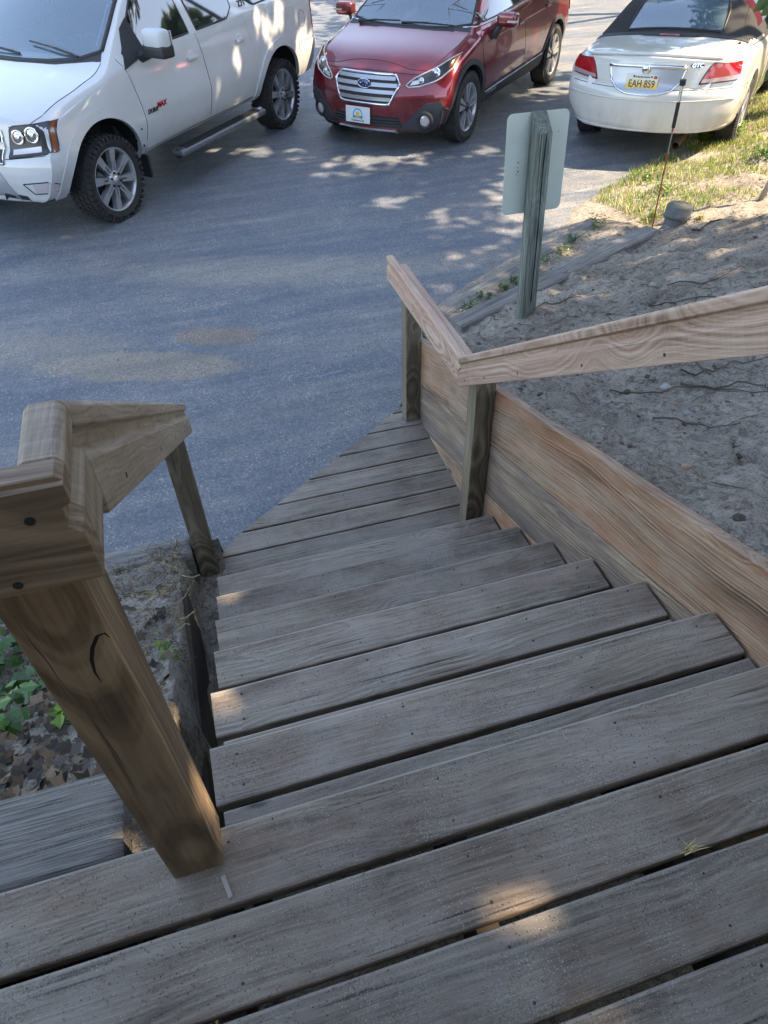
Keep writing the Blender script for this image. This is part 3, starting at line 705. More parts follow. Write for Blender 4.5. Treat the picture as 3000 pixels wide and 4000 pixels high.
mk('cloth', vs, [(j*(nx+1)+i, j*(nx+1)+i+1, (j+1)*(nx+1)+i+1, (j+1)*(nx+1)+i) for j in range(ny) for i in range(nx)], [flagmat()], fl, frame((2.085, 2.44, .80), (.62, .3, .75), (.3, -.75, .3)), smooth=True)
m = MB(); m.tube([(2.05, 2.46, .99), (2.25, 2.55, 1.09), (2.8, 2.8, 1.30), (3.2, 3.0, 1.45)], .006, 8); m.build('staff', [M_BLACKP], fl)

def leafmat(name, c, var=.3, trans=.25, rough=.5):
    m, t, b = NT(name)
    rnd = nd(t, 'ShaderNodeNewGeometry').outputs['Random Per Island']; ob = nd(t, 'ShaderNodeObjectInfo').outputs['Random']
    v = mth(t, 'FRACT', mth(t, 'ADD', rnd, ob))
    c2 = (min(1, c[0]*(1+var*1.3)), min(1, c[1]*(1+var)), c[2]*(1+var*.3)); c1 = tuple(x*(1-var) for x in c)
    col = ramp(t, v, [(0, c1), (.5, c), (1, c2)])
    t.links.new(col, b.inputs['Base Color']); b.inputs['Roughness'].default_value = rough
    if trans:
        tr = nd(t, 'ShaderNodeBsdfTranslucent', {0: mixc(t, .5, col, (c[0]*1.6, c[1]*1.5, c[2]))}); mx = nd(t, 'ShaderNodeMixShader', {0: trans, 1: b.outputs[0], 2: tr.outputs[0]})
        t.links.new(mx.outputs[0], t.nodes['Material Output'].inputs[0])
    return m
L_TREE = leafmat('tree_leaves', (.065, .105, .022), .4, .3)
L_GRASS = leafmat('grass_blades', (.14, .23, .025), .5, .4)
L_DRY = leafmat('dry_stems', (.40, .34, .17), .4, .1, .8)
L_IVY = leafmat('ivy_leaves', (.042, .105, .022), .5, .15, .35)
L_WEED = leafmat('weed_leaves', (.055, .13, .025), .4, .3)
L_LIT = leafmat('dead_leaves', (.085, .062, .045), .8, 0, .75)
M_TWIG = simple('twig_bark', (.075, .058, .045), .9, var=.4)
M_BARK = simple('tree_bark', (.08, .062, .048), .95, var=.4, bmp=.8)
def at(u, v, dist):                                     # a point seen at (u, v) of the picture, dist metres from the eye
    d = F+R2*((u-1500)/FPX)-U2*((v-2000)/FPX); return Vector((0, 0, 1.2839))+d*dist
hl = empty('leafy_twig', at(3040, 60, 2.3), 'hanging twig with a few narrow green leaves beside the striped flag', 'twig')
m = MB(); m.tube([at(3200, -120, 2.35), at(3080, 20, 2.3), at(3030, 140, 2.3), at(3020, 260, 2.3)], .002, 5); m.build('stem', [M_TWIG], hl)
for (u, v, u2, v2) in ((3020, -30, 2945, 45), (3040, 10, 2972, 60), (3030, 250, 2985, 318), (3050, 60, 2995, 110)):
    q = at(u, v, 2.3); e = at(u2, v2, 2.27); L_ = (e-q).length; Mf = frame(q, e-q, (.3, -.7, .6)); vs = [(0, 0, 0), (L_*.3, L_*.18, .004), (L_*.65, L_*.15, 0), (L_, 0, -.004), (L_*.65, -L_*.15, 0), (L_*.3, -L_*.18, .004)]
    mk('leaf', vs, [(0, 1, 2, 3), (0, 3, 4, 5)], [L_TREE], hl, Mf)
# ------------------------------------------------------------------ pebbles, clods, twigs on the sand
def blob(m, c, r, rnd, n=1, flat=.6, mi=0):
    # 14-vertex lump
    pts = []; 
    for (a, b) in [(0, 90)]+[(i*72, 30) for i in range(5)]+[(i*72+36, -25) for i in range(5)]+[(0, -90)]:
        k = r*rnd.uniform(.75, 1.2); a, b = R(a), R(b)
        pts.append((c[0]+k*math.cos(a)*math.cos(b), c[1]+k*math.sin(a)*math.cos(b), c[2]+k*math.sin(b)*flat))
    fs = [(0, 1+i, 1+(i+1) % 5) for i in range(5)]+[(1+i, 6+i, 1+(i+1) % 5) for i in range(5)]+[(1+(i+1) % 5, 6+i, 6+(i+1) % 5) for i in range(5)]+[(11, 6+(i+1) % 5, 6+i) for i in range(5)]
    m.add(pts, fs, mi)
M_TWIGB = simple('bark_crumbs', (.06, .045, .033), .9, var=.4)
M_PEB = leafmat('pebbles', (.20, .18, .155), .6, 0, .8)
rnd = random.Random(11); m = MB()
for i in range(5200):
    x = 1.18+rnd.random()**1.5*5.2; y = rnd.uniform(.4, 6.2)
    h, s, d = bank(x, y)
    if d < .05 or (y > 3.25 and x < 1.3): continue
    r = .0022+.0075*rnd.random()**5+ (.012*rnd.random() if rnd.random() < .018 else 0)
    blob(m, (x, y, BANKZ(x, y)+r*.3), r, rnd)
for i in range(1700):                                        # gravel crumbs on the asphalt
    x = rnd.uniform(-4, 6); y = rnd.uniform(3.3, 11)
    if rnd.random() < .5: x = 1.5+rnd.random()*4; y = 5+rnd.random()*6
    if (x-1.73)*.545-(y-4.44)*.84 > -.1: continue
    r = .0022+.006*rnd.random()**4
    blob(m, (x, y, G+r*.4), r, rnd)
for i in range(500):
    x = rnd.uniform(-2.2, -.36); y = rnd.uniform(.85, 2.4); r = .002+.007*rnd.random()**3
    blob(m, (x, y, leftz(x, y)+r*.3), r, rnd)
m.build('pebbles', [M_PEB], kind='stuff')
m = MB(); rnd = random.Random(12)                             # clods of damp sand and bits of bark
for i in range(2600):
    x = 1.2+rnd.random()**1.3*4.2; y = rnd.uniform(.5, 5.4); h, s, d = bank(x, y)
    if d < .3 or (y > 3.25 and x < 1.3) or noise.noise(Vector((x*2.5, y*2.5, 9))) < rnd.uniform(-.5, .4): continue
    r = .004+.016*rnd.random()**3; blob(m, (x, y, BANKZ(x, y)+r*.2), r, rnd, mi=0 if rnd.random() < .72 else 1)
m.build('sand_clods', [M_SAND, M_TWIGB], kind='stuff')
# sand grains spilled over boards
m = MB(); rnd = random.Random(5)
def grains(n, x0, x1, y0, y1, z, cl):
    for i in range(n):
        x = rnd.uniform(x0, x1); y = rnd.uniform(y0, y1)
        if noise.noise(Vector((x*cl, y*cl, 2)))+.5*noise.noise(Vector((x*cl*3, y*cl*3, 8))) < rnd.uniform(-.5, .75): continue
        s = rnd.uniform(.0006, .0016)
        m.add([(x-s, y, z), (x+s, y-s, z), (x+s*.6, y+s, z), (x, y, z+s*1.3)], [(0, 1, 3), (1, 2, 3), (2, 0, 3)])
for k in range(5): grains(4200, -.9, 1.1, Y0-k*.146-.135, Y0-k*.146-.005, .0005, 5)
for k in range(1, 7): grains(2300, XL+.005, XR-.005, Y0+k*RUN-.135, Y0+k*RUN-.005, -k*RISE+.0005, 5)
grains(4500, .55, 1.1, 2.3, 3.2, ZP+.0005, 4)
m.build('sand_grains', [M_PEB], kind='stuff')

def stone(x, y, r, col, label, z=None, flat=.7):
    rr = random.Random(int(x*1000)); bm = bmesh.new(); bmesh.ops.create_icosphere(bm, subdivisions=3, radius=r)
    for v in bm.verts:
        v.co *= 1+.28*noise.noise(v.co/r*1.1+Vector((x, y, 0))); v.co.z *= flat
    me = bpy.data.meshes.new('stone'); bm.to_mesh(me); bm.free()
    o = link('stone', me, [col], None, Matrix.Translation((x, y, (z if z is not None else BANKZ(x, y))+r*.25)), True)
    tag(o, label, 'stone')
S1 = simple('grey_stone', (.20, .205, .21), .8, var=.2, vs=60); S2 = simple('tan_stone', (.30, .20, .12), .75, var=.3, vs=60); S3 = simple('pale_stone', (.28, .27, .25), .7, var=.15, vs=60)
stone(1.364, 1.342, .017, S2, 'small orange-tan pebble alone on the sand next to the wall top')
stone(1.815, 2.044, .024, S3, 'rounded pale stone beside a heap of twigs in the sand')
stone(1.749, 1.808, .018, S1, 'bluish grey stone below the twig heap in the sand')
stone(2.683, 3.405, .022, S3, 'light stone near the dark roots upper right of the signpost')
stone(2.335, 3.074, .018, S1, 'grey pebble in the raked sand right of the signpost base')
stone(1.549, 1.956, .013, S3, 'tiny white pebble by the retaining wall plank top')
stone(1.60, 3.56, .022, S1, 'round grey stone at the sand-filled end of the brown timber')
# roots and twigs lying on the sand
def twig(pts, r, label, root=None):
    m = MB(); P = []
    for i, (x, y) in enumerate(pts):
        for k in range(4 if i < len(pts)-1 else 1):
            t = k/4; a, b = pts[i], pts[min(i+1, len(pts)-1)]
            xx = a[0]+(b[0]-a[0])*t; yy = a[1]+(b[1]-a[1])*t
            P.append((xx+noise.noise(Vector((xx*9, yy*9, 1)))*.015, yy+noise.noise(Vector((xx*9, yy*9, 5)))*.015, BANKZ(xx, yy)+r+.004+.006*abs(noise.noise(Vector((xx*7, yy*7, 3))))))
    m.tube(P, [r*(1-.6*i/len(P)) for i in range(len(P))], 5)
    o = m.build('twig', [M_TWIG]); tag(o, label, 'twig'); return o
twig([(1.93, 2.13), (2.05, 2.05), (2.2, 2.12), (2.33, 2.02)], .0045, 'long dark twig curving across the middle of the sand')
twig([(1.86, 2.02), (1.95, 1.93), (2.08, 1.9), (2.16, 1.80)], .0055, 'thick forked twig beside the pale rounded stone')
twig([(2.0, 2.02), (2.05, 2.2), (2.15, 2.3)], .005, 'short twig branching upward from the twig heap')
twig([(1.62, 2.15), (1.74, 2.03), (1.9, 1.98), (2.02, 1.86), (2.2, 1.74)], .004, 'thin twig running down the sand toward the wall')
twig([(1.56, 1.78), (1.72, 1.70), (1.83, 1.62)], .004, 'stubby twig lying low in the sand near the wall top')
twig([(1.98, 3.55), (2.25, 3.62), (2.5, 3.6)], .004, 'thin curved twig beside the base of the signpost')
twig([(2.45, 3.1), (2.62, 3.02), (2.8, 2.82), (3.0, 2.74)], .004, 'dark root lying in the hollow at the right of the sand')
twig([(2.7, 3.3), (2.9, 3.15), (3.1, 3.2)], .004, 'gnarled root above the hollow at the right of the sand')
twig([(3.6, 4.3), (4.1, 4.5), (4.6, 4.4), (4.9, 4.6)], .008, 'long branch lying on the slope behind the cleanout pipe')
rnd = random.Random(21); m = MB()
for i in range(380):                                       # loose root hairs and stems
    if i < 260: x = rnd.gauss(2.35, .5); y = rnd.gauss(2.6, .6)
    elif i < 380: x = rnd.uniform(3.0, 5.2); y = rnd.uniform(3.6, 5.6)
    else: x = rnd.uniform(1.4, 2.6); y = rnd.uniform(1.2, 3.4)
    if x < 1.25: continue
    a = rnd.uniform(0, 6.28); L_ = rnd.uniform(.03, .13); z = BANKZ(x, y)+.004
    q = [(x+L_*k/3*math.cos(a)+rnd.uniform(-.006, .006), y+L_*k/3*math.sin(a)+rnd.uniform(-.006, .006), 0) for k in range(4)]
    q = [(u, v_, BANKZ(u, v_)+.003+rnd.uniform(0, .012)) for u, v_, _ in q]
    m.tube(q, rnd.uniform(.0008, .0024), 4, cap=False)
m.build('root_litter', [M_TWIG], kind='stuff')

# ------------------------------------------------------------------ grass and weeds
def blade(m, x, y, z, h, w_, rnd, lean=.5, mi=0):
    a = rnd.uniform(0, 6.28); l = h*lean*rnd.uniform(.2, 1.2); ca, sa = math.cos(a), math.sin(a); b = a+1.57+rnd.uniform(-.5, .5); cb, sb = math.cos(b)*w_/2, math.sin(b)*w_/2
    m.add([(x-cb, y-sb, z), (x+cb, y+sb, z), (x+cb*.8+ca*l*.4, y+sb*.8+sa*l*.4, z+h*.6), (x-cb*.8+ca*l*.4, y-sb*.8+sa*l*.4, z+h*.6), (x+ca*l, y+sa*l, z+h)], [(0, 1, 2, 3), (3, 2, 4)], mi)
m = MB(); rnd = random.Random(4)
for i in range(60000):
    x = rnd.uniform(3.8, 9.5); y = rnd.uniform(4.6, 9.0)
    h, s, d = bank(x, y)
    if d < -.27+.1*noise.noise(Vector((x*4, y*4, 0))): continue
    den = noise.noise(Vector((x*1.6, y*1.6, 3)))+.6*noise.noise(Vector((x*5, y*5, 1)))
    lim = .5 if s < 2.2 else -.15+max(0, d-.55)*1.3
    if s < 1.85 or d > 2.2 or den < lim-rnd.random()*.45: continue
    dry = 1 if rnd.random() < .38 else 0
    blade(m, x, y, BANKZ(x, y)-.004, rnd.uniform(.022, .075), rnd.uniform(.004, .009), rnd, .9, dry)
m.build('grass', [L_GRASS, L_DRY], kind='stuff')
def leafv(c, dr, up, L_, W_):
    M = frame(c, dr, up); return [M @ Vector(q) for q in ((0, 0, 0), (L_*.35, W_/2, .1*L_), (L_*.75, W_*.38, .06*L_), (L_, 0, -.05*L_), (L_*.75, -W_*.38, .06*L_), (L_*.35, -W_/2, .1*L_))], [(0, 1, 2, 3), (0, 3, 4, 5)]
def weed(x, y, z, h, n, label, mat=None, leafL=.03, spread=.05, seed=1, cat='weed', name='weed'):
    rnd = random.Random(seed); root = empty(name, (x, y, z), label, cat)
    ms = MB(); ml = MB()
    for i in range(n):
        a = rnd.uniform(0, 6.28); r = rnd.uniform(0, spread); bx, by = x+r*math.cos(a), y+r*math.sin(a); hh = h*rnd.uniform(.5, 1.1)
        tp = (bx+rnd.uniform(-.3, .3)*hh, by+rnd.uniform(-.3, .3)*hh, z+hh)
        ms.tube([(bx, by, z-.01), ((bx+tp[0])/2+rnd.uniform(-.004, .004), (by+tp[1])/2, z+hh*.5), tp], .0011, 4, cap=False)
        for k in range(5):
            t = rnd.uniform(.25, 1); c = (bx+(tp[0]-bx)*t, by+(tp[1]-by)*t, z+hh*t); b = rnd.uniform(0, 6.28)
            v, f = leafv(c, (math.cos(b), math.sin(b), rnd.uniform(-.1, .5)), (0, 0, 1), leafL*rnd.uniform(.6, 1.2), leafL*.55); ml.add(v, f)
    ms.build('stems', [L_WEED], root, kind='stuff'); ml.build('leaves', [mat or L_WEED], root, kind='stuff')
def bz(x, y): return BANKZ(x, y)
for (x, y, h, n, lab, sd) in (
    (1.80, 4.17, .09, 8, 'feathery weed sprouting at the left tip of the grey timber', 1),
    (1.98, 4.30, .06, 9, 'low clover-like weed in the strip between the two timbers, leftmost', 2),
    (2.14, 4.37, .06, 8, 'small weed left of the signpost between the timbers', 3),
    (2.28, 4.46, .05, 7, 'tiny weed seen just left of the signpost edge', 4),
    (2.62, 4.70, .07, 6, 'reddish-stemmed seedling just right of the signpost between the timbers', 5),
    (2.80, 4.80, .06, 6, 'low weed near the middle of the timber strip', 6),
    (3.02, 4.95, .09, 8, 'bushy little weed near the right end of the grey timber', 7),
    (3.30, 5.12, .13, 9, 'taller green weed beyond the end of the grey timber', 8),
    (3.95, 4.66, .07, 12, 'pale tuft of grass at the foot of the cleanout pipe', 9)):
    weed(x, y, bz(x, y), h, n, lab, L_DRY if 'pale' in lab else None, seed=sd, leafL=.028)
for i in range(26):                                         # ground cover between the timbers
    pass
m = MB(); rnd = random.Random(8)
for i in range(700):
    t = rnd.random(); x = 1.75+t*1.75+rnd.uniform(-.05, .05); y = 4.12+t*1.12+rnd.uniform(-.09, .05)
    if noise.noise(Vector((x*6, y*6, 2))) < rnd.uniform(-.3, .3): continue
    b = rnd.uniform(0, 6.28); v, f = leafv((x, y, bz(x, y)+rnd.uniform(.0, .03)), (math.cos(b), math.sin(b), .4), (0, 0, 1), rnd.uniform(.012, .026), .012); m.add(v, f, 0 if rnd.random() < .7 else 1)
m.build('ground_cover', [L_WEED, L_DRY], kind='stuff')
# fern-like plant and clover patches at the convertible
def fern(x, y, label, n=16, L_=.20, seed=1):
    rnd = random.Random(seed); root = empty('fern', (x, y, bz(x, y)), label, 'plant'); z = bz(x, y)
    for i in range(n):
        a = i*2.4+rnd.uniform(-.3, .3); l = L_*rnd.uniform(.7, 1.1); up = rnd.uniform(.7, 1.5); m = MB(); pts = []
        for k in range(9):
            t = k/8; r = l*t*.62; pts.append(Vector((x+r*math.cos(a), y+r*math.sin(a), z+l*up*.8*(t-.45*t*t))))
        m.tube(pts, .0012, 3, cap=False)
        for k in range(1, 9):
            d = (pts[k]-pts[k-1]).normalized(); sd = d.cross(Vector((0, 0, 1))).normalized(); w_ = l*.20*math.sin(math.pi*min(1, k/8*.85+.12))
            for s in (-1, 1):
                v, f = leafv(pts[k], sd*s+d*.35, (0, 0, 1), w_, w_*.55); m.add(v, f)
        m.build('frond', [L_GRASS], root)
fern(5.72, 7.02, 'bright green fern-like plant under the rear bumper of the white convertible', 18, .24, 2)
fern(5.42, 6.82, 'lower spreading green plant left of the fern at the asphalt edge', 14, .15, 5)
weed(6.05, 7.0, bz(6.05, 7.0), .14, 30, 'tuft of long grass beside the rear tyre of the convertible', L_GRASS, .05, .12, 31)
weed(4.55, 6.25, bz(4.55, 6.25), .06, 46, 'dark green clover patch at the asphalt edge below the grass', None, .03, .22, 32)
weed(5.55, 5.95, bz(5.55, 5.95), .07, 40, 'dark green leafy patch in the middle of the grass slope', None, .035, .2, 33)
weed(4.35, 5.75, bz(4.35, 5.75), .09, 26, 'yellowing weed clump at the corner where grass meets asphalt', L_GRASS, .035, .2, 34)
weed(3.95, 5.25, bz(3.95, 5.25), .06, 16, 'sparse weed in the gravel above the marker rod', L_GRASS, .03, .15, 35)

# ------------------------------------------------------------------ leaf litter and ivy on the left
def lobed(L_, n=5, depth=.45):
    pts = [(0, 0)]
    for k in range(n*2+1):
        t = k/(n*2); a = math.pi*(1-t)*.0+(-1.9+3.8*t); r = L_*(1 if k % 2 == 0 else 1-depth)*(.62+.38*math.cos(a*.8))
        pts.append((L_*.18+r*.62*math.cos(a), r*.62*math.sin(a)))
    return pts
m = MB(); rnd = random.Random(17)
for i in range(1500):
    x = rnd.uniform(-1.9, -.36); y = rnd.uniform(.82, 1.5)
    if rnd.random() < .12: y = rnd.uniform(1.5, 2.35)
    L_ = rnd.uniform(.028, .062); pts = lobed(L_, rnd.choice((3, 4)), rnd.uniform(.35, .55))
    M = Matrix.Translation((x, y, leftz(x, y)+rnd.uniform(.004, .022))) @ Matrix.Rotation(rnd.uniform(0, 6.28), 4, 'Z') @ Matrix.Rotation(rnd.gauss(0, .45), 4, 'X') @ Matrix.Rotation(rnd.gauss(0, .35), 4, 'Y')
    cu = rnd.uniform(-6, 9)
    m.add([M @ Vector((a, b, cu*b*b+cu*.5*(a-L_/2)**2)) for a, b in pts], [(0, j, j+1) for j in range(1, len(pts)-1)])
m.build('leaf_litter', [L_LIT], kind='stuff')
ivy = empty('ivy', (-.8, 1.3, -.55), 'ivy with dark glossy lobed leaves creeping over dead leaves at the left edge', 'ivy')
lm = []
for q in range(3):
    L_ = .055; base = [(0, 0), (-.012, .022), (.006, .030), (.018, .026), (.024, .040), (.034, .024), (.056, 0), (.034, -.024), (.024, -.040), (.018, -.026), (.006, -.030), (-.012, -.022)]
    me = bpy.data.meshes.new('ivy_leaf'); s = [.55, .72, .9][q]
    me.from_pydata([(a*s, b*s, -.9*(abs(b)*s)**1.3-.5*(a*s)**2*6) for a, b in base], [], [(0, j, j+1) for j in range(1, 11)]); me.materials.append(L_IVY); lm.append(me)
rnd = random.Random(29); stems = MB()
for i in range(290):
    x = rnd.gauss(-.92, .15); y = rnd.gauss(1.45, .30)
    if y < .88 or x > -.64 or (x > -.72 and y < 1.15): continue
    z = leftz(x, y)+rnd.uniform(.02, .09)
    o = bpy.data.objects.new('leaf', lm[i % 3]); COL.objects.link(o); o.parent = ivy; o.matrix_parent_inverse = wmat(ivy).inverted()
    o.matrix_basis = Matrix.Translation((x, y, z)) @ Matrix.Rotation(rnd.uniform(-2.6, .4), 4, 'Z') @ Matrix.Rotation(rnd.gauss(0, .35), 4, 'X') @ Matrix.Rotation(rnd.gauss(.1, .3), 4, 'Y')
    stems.tube([(x, y, z-.002), (x+rnd.uniform(-.02, .02), y+rnd.uniform(-.02, .02), z-.05)], .0011, 4, cap=False)
for i in range(9):
    x, y = rnd.gauss(-.85, .12), rnd.uniform(1.0, 1.9); P = []
    a = rnd.uniform(0, 6.28)
    for k in range(8): x += .05*math.cos(a); y += .05*math.sin(a); a += rnd.uniform(-.6, .6); P.append((x, y, leftz(x, y)+.02))
    stems.tube(P, .002, 5, cap=False)
stems.build('stems', [L_WEED], ivy, kind='stuff')
m = MB()
for i in range(900):                                        # wisps of dead grass and roots on the terraces
    x = rnd.uniform(-.95, -.34); y = rnd.uniform(1.48, 2.36)
    if i % 4 == 0: x = rnd.gauss(-.36, .03)
    z = leftz(min(x, -.37), y); a = rnd.uniform(0, 6.28); L_ = rnd.uniform(.02, .09); q = []
    for k in range(4): q.append((x+L_*k/3*math.cos(a+k*.25), y+L_*k/3*math.sin(a+k*.25), z+.004+rnd.uniform(0, .02)+.01*math.sin(k)))
    m.tube(q, rnd.uniform(.0006, .0013), 3, cap=False, mi=0 if rnd.random() < .55 else 1)
m.build('root_wisps', [M_TWIG, L_DRY], kind='stuff')
weed(-.37, 1.50, leftz(-.40, 1.52), .05, 6, 'sprig of grass hanging over the trench by the grey stub', L_GRASS, .04, .03, 52)
weed(-.62, 1.22, leftz(-.62, 1.22), .05, 3, 'single bright leafed shoot among the dead leaves', L_GRASS, .05, .03, 53)
# bits lying on the boards
o = bev_box('wood_chip', (-.004, .004, -.020, .020, 0, .003), [simple('wood_chip_wood', (.34, .31, .27), .8)], None, Matrix.Translation((-.171, .471, .001)) @ Matrix.Rotation(R(14), 4, 'Z'), r=.001, seg=1)
tag(o, 'small pale wood chip lying on the deck beside the foreground post', 'wood chip')
cl = empty('moss_tuft', (.345, .298, 0), 'tiny pale dried plant tuft caught in a gap between deck boards', 'plant tuft')
CT = (.616, .295)
cl.matrix_basis = Matrix.Translation((CT[0], CT[1], 0))
rnd = random.Random(3); m = MB()
for i in range(26): blade(m, CT[0]+rnd.uniform(-.012, .012), CT[1]+rnd.uniform(-.006, .006), .001, rnd.uniform(.006, .02), .0022, rnd, 1.6)
m.build('sprigs', [L_DRY], cl)

# ------------------------------------------------------------------ trees that throw the dappled shade
LIT = [(0.20, 0.316, 0.001, 0.016), (0.28, 0.306, 0.001, 0.018), (0.335, 0.262, 0.0, 0.035), (0.25, 0.19, 0.0, 0.012), (0.34, 0.135, 0.0, 0.03), (-0.187, 0.303, 0.0, 0.03), (-0.131, 1.855, -0.849, 0.09), (0.053, 1.592, -0.68, 0.05), (-0.159, 1.09, -0.34, 0.09), (-0.004, 0.822, -0.17, 0.08), (0.211, 1.341, -0.5, 0.04),
 (1.086, 8.664, -1.26, 0.25), (0.847, 8.852, -1.26, 0.12), (0.466, 8.897, -1.26, 0.14), (2.086, 7.96, -1.26, 0.3), (2.471, 7.954, -1.26, 0.2), (2.658, 7.792, -1.26, 0.12), (1.503, 7.696, -1.26, 0.12), (1.879, 6.733, -1.26, 0.1), (2.092, 6.742, -1.26, 0.1), (2.374, 6.193, -1.26, 0.12), (-0.153, 4.938, -1.26, 0.005), (3.617, 6.084, -1.26, 0.2), (3.859, 5.928, -1.26, 0.2), (4.115, 6.652, -1.26, 0.25), (4.258, 6.287, -1.26, 0.2), (3.458, 5.677, -1.26, 0.12), (4.139, 6.975, -1.26, 0.2), (4.566, 6.817, -1.26, 0.2), (5.149, 6.862, -1.26, 0.4), (4.747, 6.419, -1.26, 0.3), (5.836, 7.165, -1.26, 0.4), (6.01, 6.72, -1.26, 0.5), (5.369, 6.271, -1.26, 0.3), (6.6, 7.279, -1.26, 0.4), (7.121, 12.391, -1.26, 0.3), (8.65, 15.147, -1.26, 0.4), (8.033, 13.425, -1.26, 0.3), (6.126, 10.847, -1.26, 0.2), (3.757, 16.783, -1.26, 0.3), (3.433, 14.22, -1.26, 0.25), (4.517, 17.407, -1.26, 0.3), (3.444, 7.777, -1.26, 0.15),
 (0.64, 8.51, -0.55, .1), (1.26, 9.24, -0.11, .12), (0.94, 8.86, -0.36, .1), (1.38, 9.39, -0.21, .15), (1.84, 9.94, -0.56, .3), (2.0, 10.12, -0.69, .3), (1.58, 9.63, -0.14, .2),
 (-0.169, 0.56, 0.144, .05), (-0.169, 0.56, 0.218, .04), (-0.169, 0.57, 0.04, .05), (-.5, .72, -.1, .04),
 (6.6, 8.3, -.6, .5), (6.3, 7.5, -.7, .4), (5.7, 7.1, -.6, .25), (5.6, 10.3, -.4, .3), (4.9, 9.6, -.5, .15), (5.3, 8.0, -.5, .3), (-.9, 7.5, -.2, .1), (2.43, 2.23, -.36, .05)]
OPEN = [((6.5, 7.5, -1.2), 1.3, .30), ((4.2, 6.4, -1.2), .9, .6), ((7.5, 13, -1.2), 2.4, .35), ((4.5, 16, -1.2), 2.6, .45), ((9, 17, -1.2), 3, .35), ((6, 10.5, -.5), 1.0, .5)]
def crown(c, rx, ry, rz, n, rnp, size=.13, clump=-.34):
    P = rnp.normal(size=(n, 3)); P /= np.linalg.norm(P, axis=1)[:, None]; P *= rnp.random(n)[:, None]**(1/3)*np.array([rx, ry, rz])
    P += np.array(c)
    keep = np.ones(n, bool)
    S = np.array(SV)
    cl_ = np.array([noise.noise(Vector(q)*.9) for q in P]); keep &= cl_ > clump
    for (x, y, z, r) in LIT:  # leaves on the sun ray to each chosen spot are removed to light it
        d = P-np.array([x, y, z]); pr = d-np.outer(d@S, S); dist = np.linalg.norm(pr, axis=1)
        if z == 0.001: ax = np.array([1.0, .16, 0]); ax -= S*(ax@S); ax /= np.linalg.norm(ax); al = pr@ax; dist = np.sqrt(np.maximum(0, dist**2-al**2)+(al*.42)**2)     # gap stretched to throw a thin streak of sun
        q = np.array([noise.noise(Vector(u)*(4.5/max(r, .12))+Vector((1, 2, 3))) for u in pr[dist < r*1.7+.12]]); msk = np.ones(n, bool); ii = np.where(dist < r*1.7+.12)[0]
        dd = dist[ii]; gap = dd < ((r*1.05+.09)*(.80+1.7*q) if z < -1.2 else (r*.75+.030)*(.95+.9*q)); msk[ii[gap]] = False; keep &= msk
    for (q, r, fr) in OPEN:  # crowns thinned along the sun direction to let more light onto these areas
        d = P-np.array(q); pr = d-np.outer(d@S, S); dist = np.linalg.norm(pr, axis=1)
        nn = np.array([noise.noise(Vector(u)*1.7+Vector((4, 4, 4))) for u in pr])
        keep &= ~((dist < r) & (nn > -.55*(1-fr)+.0) & (rnp.random(n) > fr*.25))
    P = P[keep]; n = len(P)
    A = rnp.normal(size=(n, 3)); A /= np.linalg.norm(A, axis=1)[:, None]; A[:, 2] *= .5
    Bv = np.cross(A, rnp.normal(size=(n, 3))); Bv /= np.linalg.norm(Bv, axis=1)[:, None]
    L_ = size*rnp.uniform(.6, 1.3, n)[:, None]
    V = np.stack([P-A*L_, P+Bv*L_*.5, P+A*L_, P-Bv*L_*.5], 1).reshape(-1, 3)
    return V, n
def tree(x, y, ch, cr, crowns, label, seed):
    rnp = np.random.default_rng(seed); rnd = random.Random(seed)
    root = empty('shade_tree', (x, y, -1.3), label, 'tree')
    m = MB(); P = [(x+.12*math.sin(i), y+.1*math.cos(i*1.3), -1.4+i*ch/6) for i in range(7)]
    m.tube(P, [.20-.018*i for i in range(7)], 10)
    for (cx, cy, cz, rx, ry, rz, n) in crowns:
        a = Vector(P[4+rnd.randint(0, 2)]); b = Vector((cx, cy, cz-rz*.2)); mid = (a+b)/2+Vector((0, 0, .4))
        m.tube([a, mid, b], [.08, .05, .025], 7)
        for k in range(6):
            e = b+Vector((rnd.uniform(-rx, rx), rnd.uniform(-ry, ry), rnd.uniform(-rz, rz)))*.7; s = mid.lerp(b, rnd.random())
            m.tube([s, (s+e)/2+Vector((0, 0, .15)), e], [.025, .016, .007], 5, cap=False)
    m.build('trunk', [M_BARK], root)
    allv = []; tot = 0
    for (cx, cy, cz, rx, ry, rz, n) in crowns:
        V, k = crown((cx, cy, cz), rx, ry, rz, n, rnp, clump={1: -.9, 2: -.42}.get(seed, -.30), size=.095 if seed == 1 else .125); allv.append(V); tot += k
    V = np.concatenate(allv); me = bpy.data.meshes.new('crown')
    me.vertices.add(len(V)); me.vertices.foreach_set('co', V.ravel()); me.loops.add(tot*4); me.loops.foreach_set('vertex_index', np.arange(tot*4)); me.polygons.add(tot)
    me.polygons.foreach_set('loop_start', np.arange(0, tot*4, 4)); me.polygons.foreach_set('loop_total', np.full(tot, 4)); me.update(); me.validate()
    link('crown', me, [L_TREE], root)
tree(8.8, 1.6, 6.0, 3, [(6.1, -1.6, 7.0, 3.2, 2.9, 1.5, 26000), (5.4, 1.0, 6.6, 3.0, 2.6, 1.4, 25000), (8.0, 2.6, 7.2, 2.8, 2.6, 1.5, 15000), (7.4, -.6, 5.6, 2.6, 2.6, 1.0, 22000), (5.6, -.6, 5.2, 2.2, 2.4, .9, 18000)], 'broad tree on the slope to the right shading the stairs', 1)
